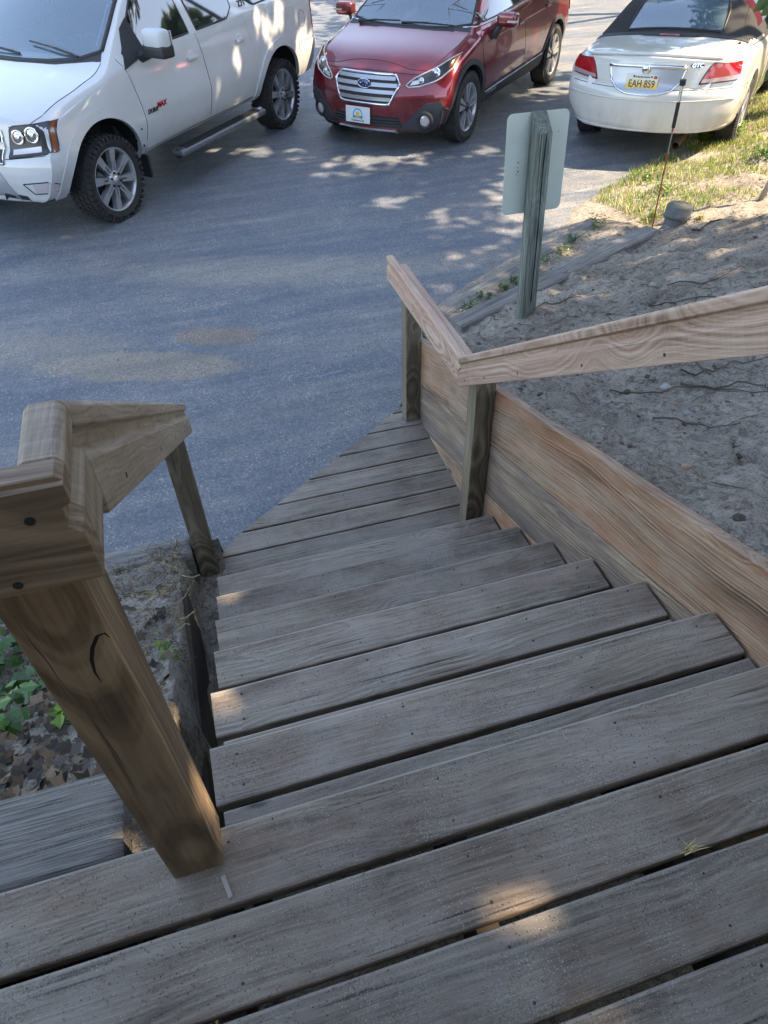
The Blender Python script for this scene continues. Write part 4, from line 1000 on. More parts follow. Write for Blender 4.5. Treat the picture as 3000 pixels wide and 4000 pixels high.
tree(10.6, 6.6, 6.4, 3, [(6.3, 4.6, 6.9, 2.8, 2.6, 1.4, 13000), (9.2, 6.6, 7.3, 2.9, 2.6, 1.5, 11000), (6.2, 7.6, 7.2, 2.6, 2.4, 1.3, 12000), (11.6, 7.4, 6.6, 2.6, 2.4, 1.4, 6000)], 'tall tree right of the white convertible throwing dappled shade', 2)
tree(13.2, 13.5, 6.6, 3, [(9.6, 10.6, 7.4, 3.0, 2.6, 1.5, 8000), (11.6, 14.4, 7.2, 3.2, 3.0, 1.5, 7500), (9.0, 14.6, 7.6, 2.6, 2.6, 1.3, 5000)], 'tree beyond the parked cars on the far right of the driveway', 3)
tree(15.5, 21.0, 6.6, 3, [(13.2, 18.6, 7.4, 3.4, 3.2, 1.6, 8000), (10.5, 20.4, 7.4, 3.0, 3.0, 1.5, 7000)], 'tree farther off behind the red car out of the picture', 4)

# woodland edge round the driveway, seen only in reflections
rw2 = random.Random(77)
for i, (x, y) in enumerate([(20, -9), (23, -3), (21, 3.5), (24, 9), (27, 15), (29, 22), (27, 30), (20, 36), (12, 39), (3, 40), (-6, 38), (-15, 34)]):
    h = rw2.uniform(9.5, 13); c = []
    for k in range(5): c.append((x+rw2.uniform(-1.6, 1.6), y+rw2.uniform(-2, 2), -1+h*(.18+.19*k), 3.4-.3*k, 3.6-.3*k, 2.2, 1400))
    rnp = np.random.default_rng(100+i); root = empty('woodland_tree', (x, y, -1.3), ['bushy tree far off to the right of the driveway', 'second bushy tree far to the right, beyond the first', 'leafy tree on the right edge of the woods', 'full tree right of the convertible, far back', 'tree in the back right corner of the woods', 'tall tree far behind the convertible', 'rounded tree far behind the red wagon', 'tree behind the middle of the driveway', 'tree straight behind the red wagon', 'tree far behind the gap between wagon and SUV', 'tree far behind the white SUV', 'leftmost tree of the woods behind the SUV'][i], 'tree', 'trees of the woodland edge')
    m = MB(); m.tube([(x, y, -1.4), (x+.2, y, h*.5), (x, y+.3, h*.9)], [.25, .16, .06], 8); m.build('trunk', [M_BARK], root)
    P = np.concatenate([np.array(cc[:3])+(lambda q: q/np.linalg.norm(q, axis=1)[:, None]*rnp.random(len(q))[:, None]**(1/3))(rnp.normal(size=(cc[6], 3)))*np.array(cc[3:6]) for cc in c]); n = len(P)
    A_ = rnp.normal(size=(n, 3)); A_ /= np.linalg.norm(A_, axis=1)[:, None]; B_ = np.cross(A_, rnp.normal(size=(n, 3))); B_ /= np.linalg.norm(B_, axis=1)[:, None]; L_ = .34
    Vv = np.stack([P-A_*L_, P+B_*L_*.5, P+A_*L_, P-B_*L_*.5], 1).reshape(-1, 3); me = bpy.data.meshes.new('crown')
    me.vertices.add(len(Vv)); me.vertices.foreach_set('co', Vv.ravel()); me.loops.add(n*4); me.loops.foreach_set('vertex_index', np.arange(n*4)); me.polygons.add(n)
    me.polygons.foreach_set('loop_start', np.arange(0, n*4, 4)); me.polygons.foreach_set('loop_total', np.full(n, 4)); me.update(); link('crown', me, [L_TREE], root)

# ------------------------------------------------------------------ the house behind the camera, whose eave shades the landing
M_SIDING = simple('tan_house_siding', (.30, .26, .20), .8, var=.1); M_ROOFW = simple('dark_shingles', (.05, .048, .045), .95, var=.4)
hs_ = empty('house', (-2.6, -1.2, -1.3), 'tan clapboard house behind the landing, out of the picture', 'house')
m = MB(); m.box(-7.0, 1.9, -5, -1.15, -1.3, 2.75); m.build('wall', [M_SIDING], hs_)
for k in range(20):
    bev_box('clapboard', (-7.0, 1.9, -.012, .012, 0, .205), [M_SIDING], hs_, Matrix.Translation((0, -1.138, -1.3+.2*k)) @ Matrix.Rotation(R(-2.5), 4, 'X'), r=.002, seg=1)
m = MB(); v = [(-7.3, -.45, 2.55), (1.95, -.45, 2.55), (1.95, -3.2, 4.0), (-7.3, -3.2, 4.0)]; v2 = [(a, b, c-.16) for a, b, c in v]
m.add(v+v2, [(0, 1, 2, 3), (7, 6, 5, 4), (0, 4, 5, 1), (1, 5, 6, 2), (2, 6, 7, 3), (3, 7, 4, 0)]); m.build('roof', [M_ROOFW], hs_)
# ------------------------------------------------------------------ vehicles: shared builders
def paint(name, col, metal=0.0, rough=.35, flake=0.0):
    m, t, b = NT(name)
    tc = nd(t, 'ShaderNodeTexCoord').outputs['Object']
    n = noi(t, tc, 3.0, 5, .6); n2 = noi(t, tc, 300, 2, .5)
    c = mixc(t, ramp(t, n, [(.45, (0, 0, 0)), (.75, (.10,)*3)]), col, (.20, .18, .15))
    if flake: c = mixc(t, mth(t, 'MULTIPLY', n2, flake), c, tuple(min(1, x*2.2) for x in col))
    # road film low on the body
    z = nd(t, 'ShaderNodeSeparateXYZ', {0: tc}).outputs[2]
    film = mth(t, 'MULTIPLY', ramp(t, z, [(.25, (1,)*3), (.70, (0,)*3)]), ramp(t, noi(t, mapped(t, tc, scale=(6, 6, 2)), 1.5, 5, .7), [(.42, (0,)*3), (.7, (.38,)*3)]))
    c = mixc(t, film, c, (.22, .19, .15))
    t.links.new(c, b.inputs['Base Color']); b.inputs['Metallic'].default_value = metal; b.inputs['Roughness'].default_value = rough
    b.inputs['Coat Weight'].default_value = 1.0; b.inputs['Coat Roughness'].default_value = .04; b.inputs['Coat IOR'].default_value = 1.55
    return m
PW = paint('white_paint_suv', (.54, .545, .54)); PC = paint('cream_white_paint', (.56, .54, .48)); PR = paint('dark_red_metallic_paint', (.15, .004, .012), .55, .3, .35)
M_TRIM = simple('black_trim', (.018, .018, .019), .55, bmp=.1); M_CLAD = simple('grey_black_cladding', (.035, .037, .042), .6)
M_RUB = simple('tyre_rubber', (.022, .021, .021), .8, var=.35, vs=20, bmp=.4); M_WELL = simple('wheel_well', (.010, .010, .010), .9)
M_SEAM = simple('panel_gap', (.012, .012, .013), .8); M_CHR = simple('chrome', (.72, .73, .75), .09, 1.0)
M_RIM = simple('grey_machined_rim', (.45, .46, .47), .30, .65); M_RIMD = simple('dark_rim', (.045, .045, .048), .4, .6); M_SILV = simple('silver_plastic', (.42, .43, .45), .35, .6)
M_INT = simple('interior_grey', (.11, .11, .115), .8); M_INTD = simple('interior_dark', (.02, .02, .022), .8); M_INTB = simple('interior_beige', (.24, .225, .20), .8)
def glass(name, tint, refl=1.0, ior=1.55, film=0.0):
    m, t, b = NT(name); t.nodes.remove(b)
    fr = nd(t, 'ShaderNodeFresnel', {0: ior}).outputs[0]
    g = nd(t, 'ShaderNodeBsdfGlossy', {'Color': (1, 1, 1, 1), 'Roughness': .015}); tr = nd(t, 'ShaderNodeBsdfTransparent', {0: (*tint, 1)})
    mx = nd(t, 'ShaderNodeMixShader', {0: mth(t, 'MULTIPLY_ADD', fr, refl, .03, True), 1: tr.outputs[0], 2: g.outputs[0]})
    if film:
        df = nd(t, 'ShaderNodeBsdfDiffuse', {0: (.30, .46, .58, 1)}); mx = nd(t, 'ShaderNodeMixShader', {0: film, 1: mx.outputs[0], 2: df.outputs[0]})  # bluish diffuse film paints the reflected sky into the glass
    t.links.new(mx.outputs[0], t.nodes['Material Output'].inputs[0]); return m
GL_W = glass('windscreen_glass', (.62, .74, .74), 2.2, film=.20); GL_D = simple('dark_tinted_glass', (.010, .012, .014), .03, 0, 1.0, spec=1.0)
GL_L = glass('lamp_glass', (.9, .92, .93), 1.3)
M_LIN = simple('lamp_housing', (.05, .05, .055), .3, .3)
M_RLAMP, _t, _b = NT('red_lamp'); _b.inputs['Base Color'].default_value = (.34, .008, .012, 1); _b.inputs['Roughness'].default_value = .12; _b.inputs['Coat Weight'].default_value = 1
M_CLAMP = simple('clear_lamp', (.55, .50, .50), .12, .2, 1.0); M_AMB = simple('amber_lamp', (.26, .06, .01), .2, 0, 1.0)

def interp(tab, x):
    """monotone-ish cubic through rows sorted by descending x"""
    T = sorted(tab); xs_ = [r[0] for r in T]
    if x <= xs_[0]: return list(T[0][1:])
    if x >= xs_[-1]: return list(T[-1][1:])
    i = max(j for j in range(len(xs_)) if xs_[j] <= x); i = min(i, len(xs_)-2); h = xs_[i+1]-xs_[i]; t = (x-xs_[i])/h; o = []
    for c in range(1, len(T[0])):
        y = [r[c] for r in T]; dk = (y[i+1]-y[i])/h
        def slope(j):
            if j <= 0: return (y[1]-y[0])/(xs_[1]-xs_[0])
            if j >= len(y)-1: return (y[-1]-y[-2])/(xs_[-1]-xs_[-2])
            a = (y[j]-y[j-1])/(xs_[j]-xs_[j-1]); b = (y[j+1]-y[j])/(xs_[j+1]-xs_[j])
            return 0 if a*b <= 0 else 2*a*b/(a+b)
        m0, m1 = slope(i), slope(i+1)
        o.append((2*t**3-3*t*t+1)*y[i]+(t**3-2*t*t+t)*h*m0+(-2*t**3+3*t*t)*y[i+1]+(t**3-t*t)*h*m1)
    return o
def lin(tab, x):
    T = sorted(tab)
    if x <= T[0][0]: return T[0][1]
    for (a, b), (c, d) in zip(T, T[1:]):
        if x <= c: return b+(d-b)*(x-a)/(c-a)
    return T[-1][1]
def section(row):
    zb, wl, zm, wm, zs, ws, zt, wt, zc = row
    C = [((0, zb), 0), ((wl-.07, zb), .05), ((wl, zb+.07), .04), ((wm, zm), .10), ((ws, zs), .035), ((wt, zt), .045)]
    crown = [(wt*k, zt+(zc-zt)*(1-k*k)) for k in (.84, .66, .44, .22, 0)]
    P = []; pts = [c[0] for c in C]+[crown[0]]
    P.append(pts[0])
    for i in range(1, 6):
        a, b, c = Vector(pts[i-1]), Vector(pts[i]), Vector(pts[i+1]); r = C[i][1]
        ra = min(r, (b-a).length*.42); rc = min(r, (c-b).length*.42)
        p0 = b+(a-b).normalized()*ra if (a-b).length > 1e-6 else b; p2 = b+(c-b).normalized()*rc if (c-b).length > 1e-6 else b
        s = Vector(P[-1]); 
        for k in (1, 2): P.append(tuple(s.lerp(p0, k/3)))
        for k in range(4):
            t = k/3; P.append(tuple(p0*(1-t)**2+b*2*t*(1-t)+p2*t*t))
    P += crown
    return P
class Vehicle:
    def __init__(s, name, label, cat, loc, fwd, group, tilt=(0, 0)):
        f = Vector((fwd[0], fwd[1], 0)).normalized(); l = Vector((-f.y, f.x, 0))
        M = Matrix(((f.x, l.x, 0, loc[0]), (f.y, l.y, 0, loc[1]), (0, 0, 1, loc[2]), (0, 0, 0, 1))) @ Matrix.Rotation(tilt[1], 4, 'Y') @ Matrix.Rotation(tilt[0], 4, 'X')
        s.root = empty(name, label=label, cat=cat, group=group, mat=M)
    def body(s, tab, xf, xr, mat, frontp, rearp, bowf=(.5, .16, 2.4), bowr=(.5, .12, 2.4), W=.95, wells=(), glass_side=None, holes=None, ns=100, cover=None):
        xs_ = [xr+(xf-xr)*i/ns for i in range(ns+1)]
        def D(v):
            x, y, z = v
            if x > xf-bowf[0]:
                t = (x-(xf-bowf[0]))/bowf[0]; x -= t*t*(bowf[1]*abs(y/W)**bowf[2]+lin(frontp, z))
            if x < xr+bowr[0]:
                t = ((xr+bowr[0])-x)/bowr[0]; x += t*t*(bowr[1]*abs(y/W)**bowr[2]+lin(rearp, z))
            return (x, y, z)
        s.D = D; vs = []; rings = []
        for x in xs_:
            P = section(interp(tab, x)); n = len(P); b = len(vs)
            vs += [D((x, y, z)) for y, z in P]+[D((x, -y, z)) for y, z in P[1:-1][::-1]]
            rings.append(b)
        nr = 2*n-2; fs = [(rings[i]+k, rings[i]+(k+1) % nr, rings[i+1]+(k+1) % nr, rings[i+1]+k) for i in range(ns) for k in range(nr)]
        for x, flip in ((xs_[0], 0), (xs_[-1], 1)):
            P = section(interp(tab, x)); m = 16; b = len(vs)
            for (y, z) in P: vs += [D((x, y*(1-2*j/m), z)) for j in range(m+1)]
            for i in range(n-1):
                for j in range(m):
                    q = (b+i*(m+1)+j, b+i*(m+1)+j+1, b+(i+1)*(m+1)+j+1, b+(i+1)*(m+1)+j); fs.append(q if flip else q[::-1])
        bm = bmesh.new(); V = [bm.verts.new(v) for v in vs]
        for q in fs:
            try: bm.faces.new([V[i] for i in q])
            except ValueError: pass
        bmesh.ops.remove_doubles(bm, verts=bm.verts[:], dist=.0008)
        bmesh.ops.dissolve_degenerate(bm, dist=.0005, edges=bm.edges[:])
        bmesh.ops.recalc_face_normals(bm, faces=bm.faces[:])
        s.bvh = BVHTree.FromBMesh(bm)
        me = bpy.data.meshes.new('body'); bm.to_mesh(me); bm.free()
        me.materials.append(mat); me.materials.append(M_WELL)
        me.polygons.foreach_set('use_smooth', [True]*len(me.polygons))
        o = bpy.data.objects.new('body', me); COL.objects.link(o)
        if wells:
            c = MB()
            for (x, z, r, y0, y1) in wells:
                for sg_ in (1, -1):
                    prof = [(.0001, 0), (r*.6, 0), (r, .0), (r, y1-y0), (.0001, y1-y0)]
                    if sg_ == 1: c.lathe(prof, 40, 'y', 0, (x, y0, z))
                    else: c.lathe([(a, -b) for a, b in prof], 40, 'y', 0, (x, -y0, z))
            cu = c.build('cutter', [M_WELL]); bmc = bmesh.new(); bmc.from_mesh(cu.data); bmesh.ops.remove_doubles(bmc, verts=bmc.verts[:], dist=.0005); bmesh.ops.recalc_face_normals(bmc, faces=bmc.faces[:]); bmc.to_mesh(cu.data); bmc.free()
            md = o.modifiers.new('b', 'BOOLEAN'); md.operation = 'DIFFERENCE'; md.object = cu; md.solver = 'EXACT'
            try: md.material_mode = 'TRANSFER'
            except Exception: pass
            dg = bpy.context.evaluated_depsgraph_get(); me2 = bpy.data.meshes.new_from_object(o.evaluated_get(dg))
            o.modifiers.clear(); o.data = me2; bpy.data.objects.remove(cu)
            me = me2
            names = [mm.name if mm else '' for mm in me.materials]
        # smooth only the outer shell, and open holes for the glass
        bm = bmesh.new(); bm.from_mesh(me)
        wi = [i for i, mm in enumerate(me.materials) if mm and mm.name.startswith('wheel_well')]
        for f in bm.faces:
            c = f.calc_center_median(); inw = False
            for (x, z, r, y0, y1) in wells:
                if abs(c.y) > y0-.01 and math.hypot(c.x-x, c.z-z) < r+.004 and abs(c.y) < y1+.1: inw = True
            if inw:
                dd = min(abs(math.hypot(c.x-x, c.z-z)-r) for (x, z, r, y0, y1) in wells)
                f.material_index = wi[0] if wi else 1; f.smooth = False
        if cover:
            me.materials.append(cover[1]); ci = len(me.materials)-1
            for f in bm.faces:
                if cover[0](f.calc_center_median()): f.material_index = ci
        if holes: bmesh.ops.delete(bm, geom=[f for f in bm.faces if holes(f.calc_center_median(), f.normal)], context='FACES')
        for e in bm.edges:
            if len(e.link_faces) == 2 and e.calc_face_angle(0) > .6: e.smooth = False
        bm.to_mesh(me); bm.free()
        o.parent = s.root
        s.b = o
        return o
    def cast(s, mode, a, b):
        if mode == 'L': o, d = Vector((a, 3, b)), Vector((0, -1, 0))
        elif mode == 'R': o, d = Vector((a, -3, b)), Vector((0, 1, 0))
        elif mode == 'F': o, d = Vector((5, a, b)), Vector((-1, 0, 0))
        elif mode == 'B': o, d = Vector((-5, a, b)), Vector((1, 0, 0))
        elif mode == 'T': o, d = Vector((a, b, 4)), Vector((0, 0, -1))
        h, n, i, _ = s.bvh.ray_cast(o, d)
        if h is None:
            h, n, i, _ = s.bvh.find_nearest(o+d*(3 if mode in 'LR' else 2.8 if mode == 'T' else 3))
        if n.dot(d) > 0: n = -n
        return h, n
    def pts(s, mode, poly, off=.0):
        r = []
        for a, b in poly:
            h, n = s.cast(mode, a, b); r.append(h+n*off)
        return r
    @staticmethod
    def resample(poly, n):
        P = [Vector(p) for p in poly]; L_ = [0]
        for a, b in zip(P, P[1:]): L_.append(L_[-1]+(b-a).length)
        o = []
        for k in range(n+1):
            t = L_[-1]*k/n; i = max(j for j in range(len(L_)) if L_[j] <= t+1e-9); i = min(i, len(P)-2)
            o.append(P[i].lerp(P[i+1], (t-L_[i])/max(1e-9, L_[i+1]-L_[i])))
        return o
    def panel(s, name, mode, A, B, nu, nv, off, mat, parent=None, skirt=.02, smooth=True, m2=None):
        """skin lofted between two polylines drawn in the projection plane, hugging the body"""
        A = s.resample(A, nu); B = s.resample(B, nu); vs = []; inner = []
        for j in range(nv+1):
            for i in range(nu+1):
                q = A[i].lerp(B[i], j/nv); h, n = s.cast(mode, q.x, q.y); vs.append(h+n*off); inner.append(h-n*skirt)
        for _ in range(10 if mat.name.startswith('windscreen') or mat.name.startswith('dark_tinted') else 2):
            new = list(vs)
            for j in range(1, nv):
                for i in range(1, nu):
                    k0 = j*(nu+1)+i; new[k0] = (vs[k0-1]+vs[k0+1]+vs[k0-nu-1]+vs[k0+nu+1])/4*.5+vs[k0]*.5
            vs = new
        fs = [(j*(nu+1)+i, j*(nu+1)+i+1, (j+1)*(nu+1)+i+1, (j+1)*(nu+1)+i) for j in range(nv) for i in range(nu)]
        bd = [i for i in range(nu+1)]+[j*(nu+1)+nu for j in range(1, nv+1)]+[nv*(nu+1)+i for i in range(nu-1, -1, -1)]+[j*(nu+1) for j in range(nv-1, 0, -1)]
        b = len(vs); k = len(bd)
        vs2 = vs+[vs[i] for i in bd]+[inner[i] for i in bd]
        fs2 = fs+[(b+i, b+(i+1) % k, b+k+(i+1) % k, b+k+i) for i in range(k)]
        bm = bmesh.new(); V = [bm.verts.new(v) for v in vs2]
        for q in fs2:
            try: bm.faces.new([V[i] for i in q])
            except ValueError: pass
        bm.normal_update()
        # orient the skin outward
        f0 = list(bm.faces)[len(fs)//2]; c = f0.calc_center_median(); h, n, i, d = s.bvh.find_nearest(c)
        out_ = (c-h) if d > .0005 else (c-Vector((0, 0, .8)))
        if f0.normal.dot(out_) < 0: bmesh.ops.reverse_faces(bm, faces=bm.faces[:])
        me = bpy.data.meshes.new(name); bm.to_mesh(me); bm.free()
        o = bpy.data.objects.new(name, me); COL.objects.link(o); me.materials.append(mat); o.parent = parent or s.root
        me.polygons.foreach_set('use_smooth', [i < len(fs) and smooth for i in range(len(me.polygons))])
        return o
    def line(s, name, mode, poly, r, mat, parent=None, off=0.0, n=6, dens=.05):
        if mat is M_SEAM: r *= .72
        L_ = sum((Vector(b)-Vector(a)).length for a, b in zip(poly, poly[1:])); q = s.resample(poly, max(2, int(L_/dens)))
        m = MB(); m.tube(s.pts(mode, [(v.x, v.y) for v in q], off), r, n); o = m.build(name, [mat], None, smooth=True); o.parent = parent or s.root; return o
    def mb(s, m, name, mats, parent=None, smooth=False, loc=None, rot=None, kind=None):
        o = m.build(name, mats, None, smooth=smooth, kind=kind); o.parent = parent or s.root
        if loc is not None: o.matrix_basis = Matrix.Translation(loc) @ (rot or Matrix())
        elif rot is not None: o.matrix_basis = rot
        return o
    def text(s, name, txt, size, mat, mode, a, b, tilt=0.0, parent=None, ext=.002, off=.004, flip=1, sx=1.0, shear=0.0, font_off=0.0):
        h, n = s.cast(mode, a, b)
        cu = bpy.data.curves.new('t', 'FONT'); cu.body = txt; cu.size = size; cu.align_x = 'CENTER'; cu.align_y = 'CENTER'; cu.extrude = ext; cu.shear = shear; cu.offset = font_off
        to = bpy.data.objects.new('t', cu); COL.objects.link(to); dg = bpy.context.evaluated_depsgraph_get()
        me = bpy.data.meshes.new_from_object(to.evaluated_get(dg)); bpy.data.objects.remove(to); me.name = name
        o = bpy.data.objects.new(name, me); COL.objects.link(o); me.materials.clear(); me.materials.append(mat); o.parent = parent or s.root
        z = n; up = Vector((0, 0, 1)); x = up.cross(z).normalized(); y = z.cross(x)
        M = Matrix(((x.x, y.x, z.x, h.x), (x.y, y.y, z.y, h.y), (x.z, y.z, z.z, h.z), (0, 0, 0, 1)))
        o.matrix_basis = M @ Matrix.Translation((0, 0, off)) @ Matrix.Rotation(tilt, 4, 'Z') @ Matrix.Diagonal((sx, 1, 1, 1))
        return o
def wheel(V, x, y, z, r, wd, rimr, style, side, steer=0.0):
    """one wheel: hub disc (the part) with tyre, rim, spokes and nuts as children"""
    M = Matrix.Translation((x, y, z)) @ Matrix.Rotation(steer, 4, 'Z')
    if side < 0: M = M @ Matrix.Rotation(math.pi, 4, 'Z')
    h = wd/2
    m = MB(); m.lathe([(.0001, h*.80), (.05, h*.80), (.062, h*.74), (.07, h*.35), (rimr*.55, h*.1), (rimr*.93, -.02), (rimr*.93, -h*.8)], 40, 'y', 0)
    hub = m.build('wheel', [M_RIMD], None, smooth=True); hub.parent = V.root; hub.matrix_basis = M
    def ch(mm, nm, mat, sm=False):
        o = mm.build(nm, [mat] if not isinstance(mat, list) else mat, None, smooth=sm); o.parent = hub; return o
    m = MB(); R0 = r; b = .018
    m.lathe([(rimr-.004, -h*.86), (rimr+.012, -h*.93), ((rimr+r)/2, -h*1.02), (r-.035, -h*.97), (r-.008, -h*.80), (r, -h*.55), (r, h*.55), (r-.008, h*.80), (r-.035, h*.97), ((rimr+r)/2, h*1.02), (rimr+.012, h*.93), (rimr-.004, h*.86)], 56, 'y')
    if style == 'at':       # chunky all terrain tread
        n = 44
        for k in range(n):
            for row, (yy, ww) in enumerate(((-.82, .3), (-.42, .3), (0, .3), (.42, .3), (.82, .3))):
                a = 2*math.pi*(k+(.5 if row % 2 else 0))/n; da = math.pi/n*.66; ys = (yy-ww/2)*h, (yy+ww/2)*h; rr = (r+.009 if abs(yy) < .6 else r+.003)
                vs = [(rad*math.cos(a+s_*da+(.02 if y_ > 0 else 0)), y_, rad*math.sin(a+s_*da)) for rad in (r-.02, rr) for y_ in ys for s_ in (-1, 1)]
                m.add(vs, [(0, 1, 3, 2), (4, 6, 7, 5), (0, 4, 5, 1), (2, 3, 7, 6), (0, 2, 6, 4), (1, 5, 7, 3)])
            a = 2*math.pi*k/n; da = math.pi/n*(.62 if k % 2 else .4); r1 = r-.045 if k % 2 else r-.03
            vs = [(rad*math.cos(a+s_*da), y_, rad*math.sin(a+s_*da)) for rad in (r1, r-.001) for y_ in (h*.80, h*1.05) for s_ in (-1, 1)]
            m.add(vs, [(0, 1, 3, 2), (4, 6, 7, 5), (0, 4, 5, 1), (2, 3, 7, 6), (0, 2, 6, 4), (1, 5, 7, 3)])
    else:
        for yy in (-.5, -.17, .17, .5):
            m.lathe([(r+.001, yy*h-.002), (r+.001, yy*h+.002)], 56, 'y')
        n = 70
        for k in range(n):
            for yy in (-.72, .72):
                a = 2*math.pi*k/n; da = math.pi/n*.55; ys = ((yy-.16)*h, (yy+.16)*h)
                vs = [(rad*math.cos(a+s_*da), y_, rad*math.sin(a+s_*da)) for rad in (r-.02, r+.002) for y_ in ys for s_ in (-1, 1)]
                m.add(vs, [(0, 1, 3, 2), (4, 6, 7, 5), (0, 4, 5, 1), (2, 3, 7, 6), (0, 2, 6, 4), (1, 5, 7, 3)])
    ch(m, 'tyre', M_RUB)
    m = MB(); m.lathe([(rimr*.90, -h*.5), (rimr*.93, h*.5), (rimr*.955, h*.84), (rimr, h*.90), (rimr+.004, h*.86)], 56, 'y'); ch(m, 'rim', M_RIM, True)
    if style == 'at':
        for k in range(8):
            a0 = 2*math.pi*k/8+.2; m = MB()
            def sp_(r0, w0, r1, w1, off=0.0, d0=.80, d1=.86):
                vs = []
                for (rr, ww, dd) in ((r0, w0, d0), (r1, w1, d1)):
                    for s_ in (-1, 1):
                        for (e, k2) in ((.0, 1), (-.35, 1.15)):
                            t_ = off+s_*ww*k2; vs.append((rr*math.cos(a0)-t_*math.sin(a0), h*(dd+e), rr*math.sin(a0)+t_*math.cos(a0)))
                m.add(vs, [(0, 2, 6, 4), (1, 5, 7, 3), (0, 4, 5, 1), (2, 3, 7, 6), (0, 1, 3, 2), (4, 6, 7, 5)])
            sp_(.055, .010, rimr*.58, .010, -.016); sp_(.055, .010, rimr*.58, .010, .016); sp_(rimr*.54, .027, rimr*.965, .036, 0, .80, .84)
            ch(m, 'spoke', M_RIM)
        m = MB(); m.lathe([(.0001, h*.96), (.033, h*.94), (.040, h*.86), (.042, h*.7)], 24, 'y'); m.lathe([(.040, h*.84), (.074, h*.82), (.082, h*.70), (.082, h*.5)], 30, 'y'); ch(m, 'centre_cap', M_RIM, True)
        for k in range(6):
            a = 2*math.pi*k/6+.4; m = MB(); m.lathe([(.0001, h*.98), (.009, h*.96), (.011, h*.86), (.011, h*.7)], 8, 'y', 0, (.060*math.cos(a), 0, .060*math.sin(a))); ch(m, 'lug_nut', M_TRIM)
    elif style == 'twist':
        for k in range(10):
            a0 = 2*math.pi*k/10; m = MB()
            w0, w1 = (.010, .034) if k % 2 == 0 else (.010, .026); tw = .16 if k % 2 == 0 else -.10; vs = []
            for (rr, ww, dd, aa) in ((.05, w0, .78, 0), (rimr*.97, w1, .86, tw)):
                for s_ in (-1, 1):
                    for e in (0, -.3):
                        A_ = a0+aa; vs.append((rr*math.cos(A_)-s_*ww*math.sin(A_), h*(dd+e), rr*math.sin(A_)+s_*ww*math.cos(A_)))
            m.add(vs, [(0, 2, 6, 4), (1, 5, 7, 3), (0, 4, 5, 1), (2, 3, 7, 6), (0, 1, 3, 2), (4, 6, 7, 5)])
            ch(m, 'spoke', M_SILV)
        m = MB(); m.lathe([(.0001, h*.90), (.028, h*.89), (.031, h*.82), (.055, h*.78), (.058, h*.5)], 24, 'y'); ch(m, 'centre_cap', M_RIMD, True)
        for k in range(5):
            a = 2*math.pi*k/5+.3; m = MB(); m.lathe([(.0001, h*.84), (.008, h*.83), (.008, h*.6)], 8, 'y', 0, (.045*math.cos(a), 0, .045*math.sin(a))); ch(m, 'lug_nut', M_TRIM)
    else:
        for k in range(5):
            a0 = 2*math.pi*k/5; m = MB(); vs = []
            for (rr, ww, dd) in ((.04, .03, .80), (rimr*.97, .045, .84)):
                for s_ in (-1, 1):
                    for e in (0, -.3): vs.append((rr*math.cos(a0)-s_*ww*math.sin(a0), h*(dd+e), rr*math.sin(a0)+s_*ww*math.cos(a0)))
            m.add(vs, [(0, 2, 6, 4), (1, 5, 7, 3), (0, 4, 5, 1), (2, 3, 7, 6), (0, 1, 3, 2), (4, 6, 7, 5)]); ch(m, 'spoke', M_SILV)
        m = MB(); m.lathe([(.0001, h*.88), (.05, h*.85), (.055, h*.6)], 24, 'y'); ch(m, 'centre_cap', M_SILV, True)
    return hub
def disc(V, name, mode, a, b, prof, n, mat, parent, push=.004):
    """small turned piece lying flat on the body surface"""
    h, nn = V.cast(mode, a, b); o = None; m = MB(); m.lathe(prof, n, 'x')
    o = m.build(name, [mat], None, smooth=True); o.parent = parent
    d = {'F': Vector((1, 0, 0)), 'B': Vector((-1, 0, 0))}[mode]; x = (nn*.6+d*.4).normalized(); q = x.to_track_quat('X', 'Z').to_matrix().to_4x4()
    o.matrix_basis = Matrix.Translation(h+nn*push) @ q; return o
def seat(V, x, y, z, mat, w_=.50, hh=.62):
    m = MB(); o = None
    def rb(nm, dims, rot=None, loc=(0, 0, 0)):
        v, f = boxv(*dims); bm = bmesh.new(); VV = [bm.verts.new(c) for c in v]
        for q in f: bm.faces.new([VV[i] for i in q])
        bmesh.ops.bevel(bm, geom=bm.edges[:], offset=.045, segments=3, affect='EDGES'); me = bpy.data.meshes.new(nm); bm.to_mesh(me); bm.free()
        ob = bpy.data.objects.new(nm, me); COL.objects.link(ob); me.materials.append(mat); me.polygons.foreach_set('use_smooth', [True]*len(me.polygons))
        ob.matrix_basis = Matrix.Translation(loc) @ (rot or Matrix()); return ob
    s_ = rb('seat', (-.25, .27, -w_/2, w_/2, -.07, .09), None, (x, y, z)); s_.parent = V.root
    b = rb('backrest', (-.07, .07, -w_/2, w_/2, 0, hh), Matrix.Rotation(-.22, 4, 'Y'), (-.24, 0, .04)); b.parent = s_
    h = rb('headrest', (-.05, .05, -.14, .14, 0, .19), Matrix.Rotation(-.18, 4, 'Y'), (-.24-.22*hh*1.02, 0, hh+.06)); h.parent = s_
def steering(V, x, y, z, r=.19):
    m = MB(); n = 28; pts = [(0, r*math.cos(2*math.pi*i/n), r*math.sin(2*math.pi*i/n)) for i in range(n+1)]; m.tube(pts, .015, 7, cap=False)
    m.tube([(0, -r, 0), (0, 0, -.02), (0, r, 0)], .018, 6); m.tube([(0, 0, 0), (0, 0, -r)], .018, 6); m.lathe([(.0001, -.03), (.06, -.02), (.06, .03)], 16, 'x')
    V.mb(m, 'steering_wheel', [M_INT], loc=(x, y, z), rot=Matrix.Rotation(.42, 4, 'Y'), smooth=True)
M_STEP = simple('gunmetal_step', (.15, .155, .165), .4, .4)
M_MIRW = simple('white_mirror_cap', (.50, .505, .50), .5, var=.03)
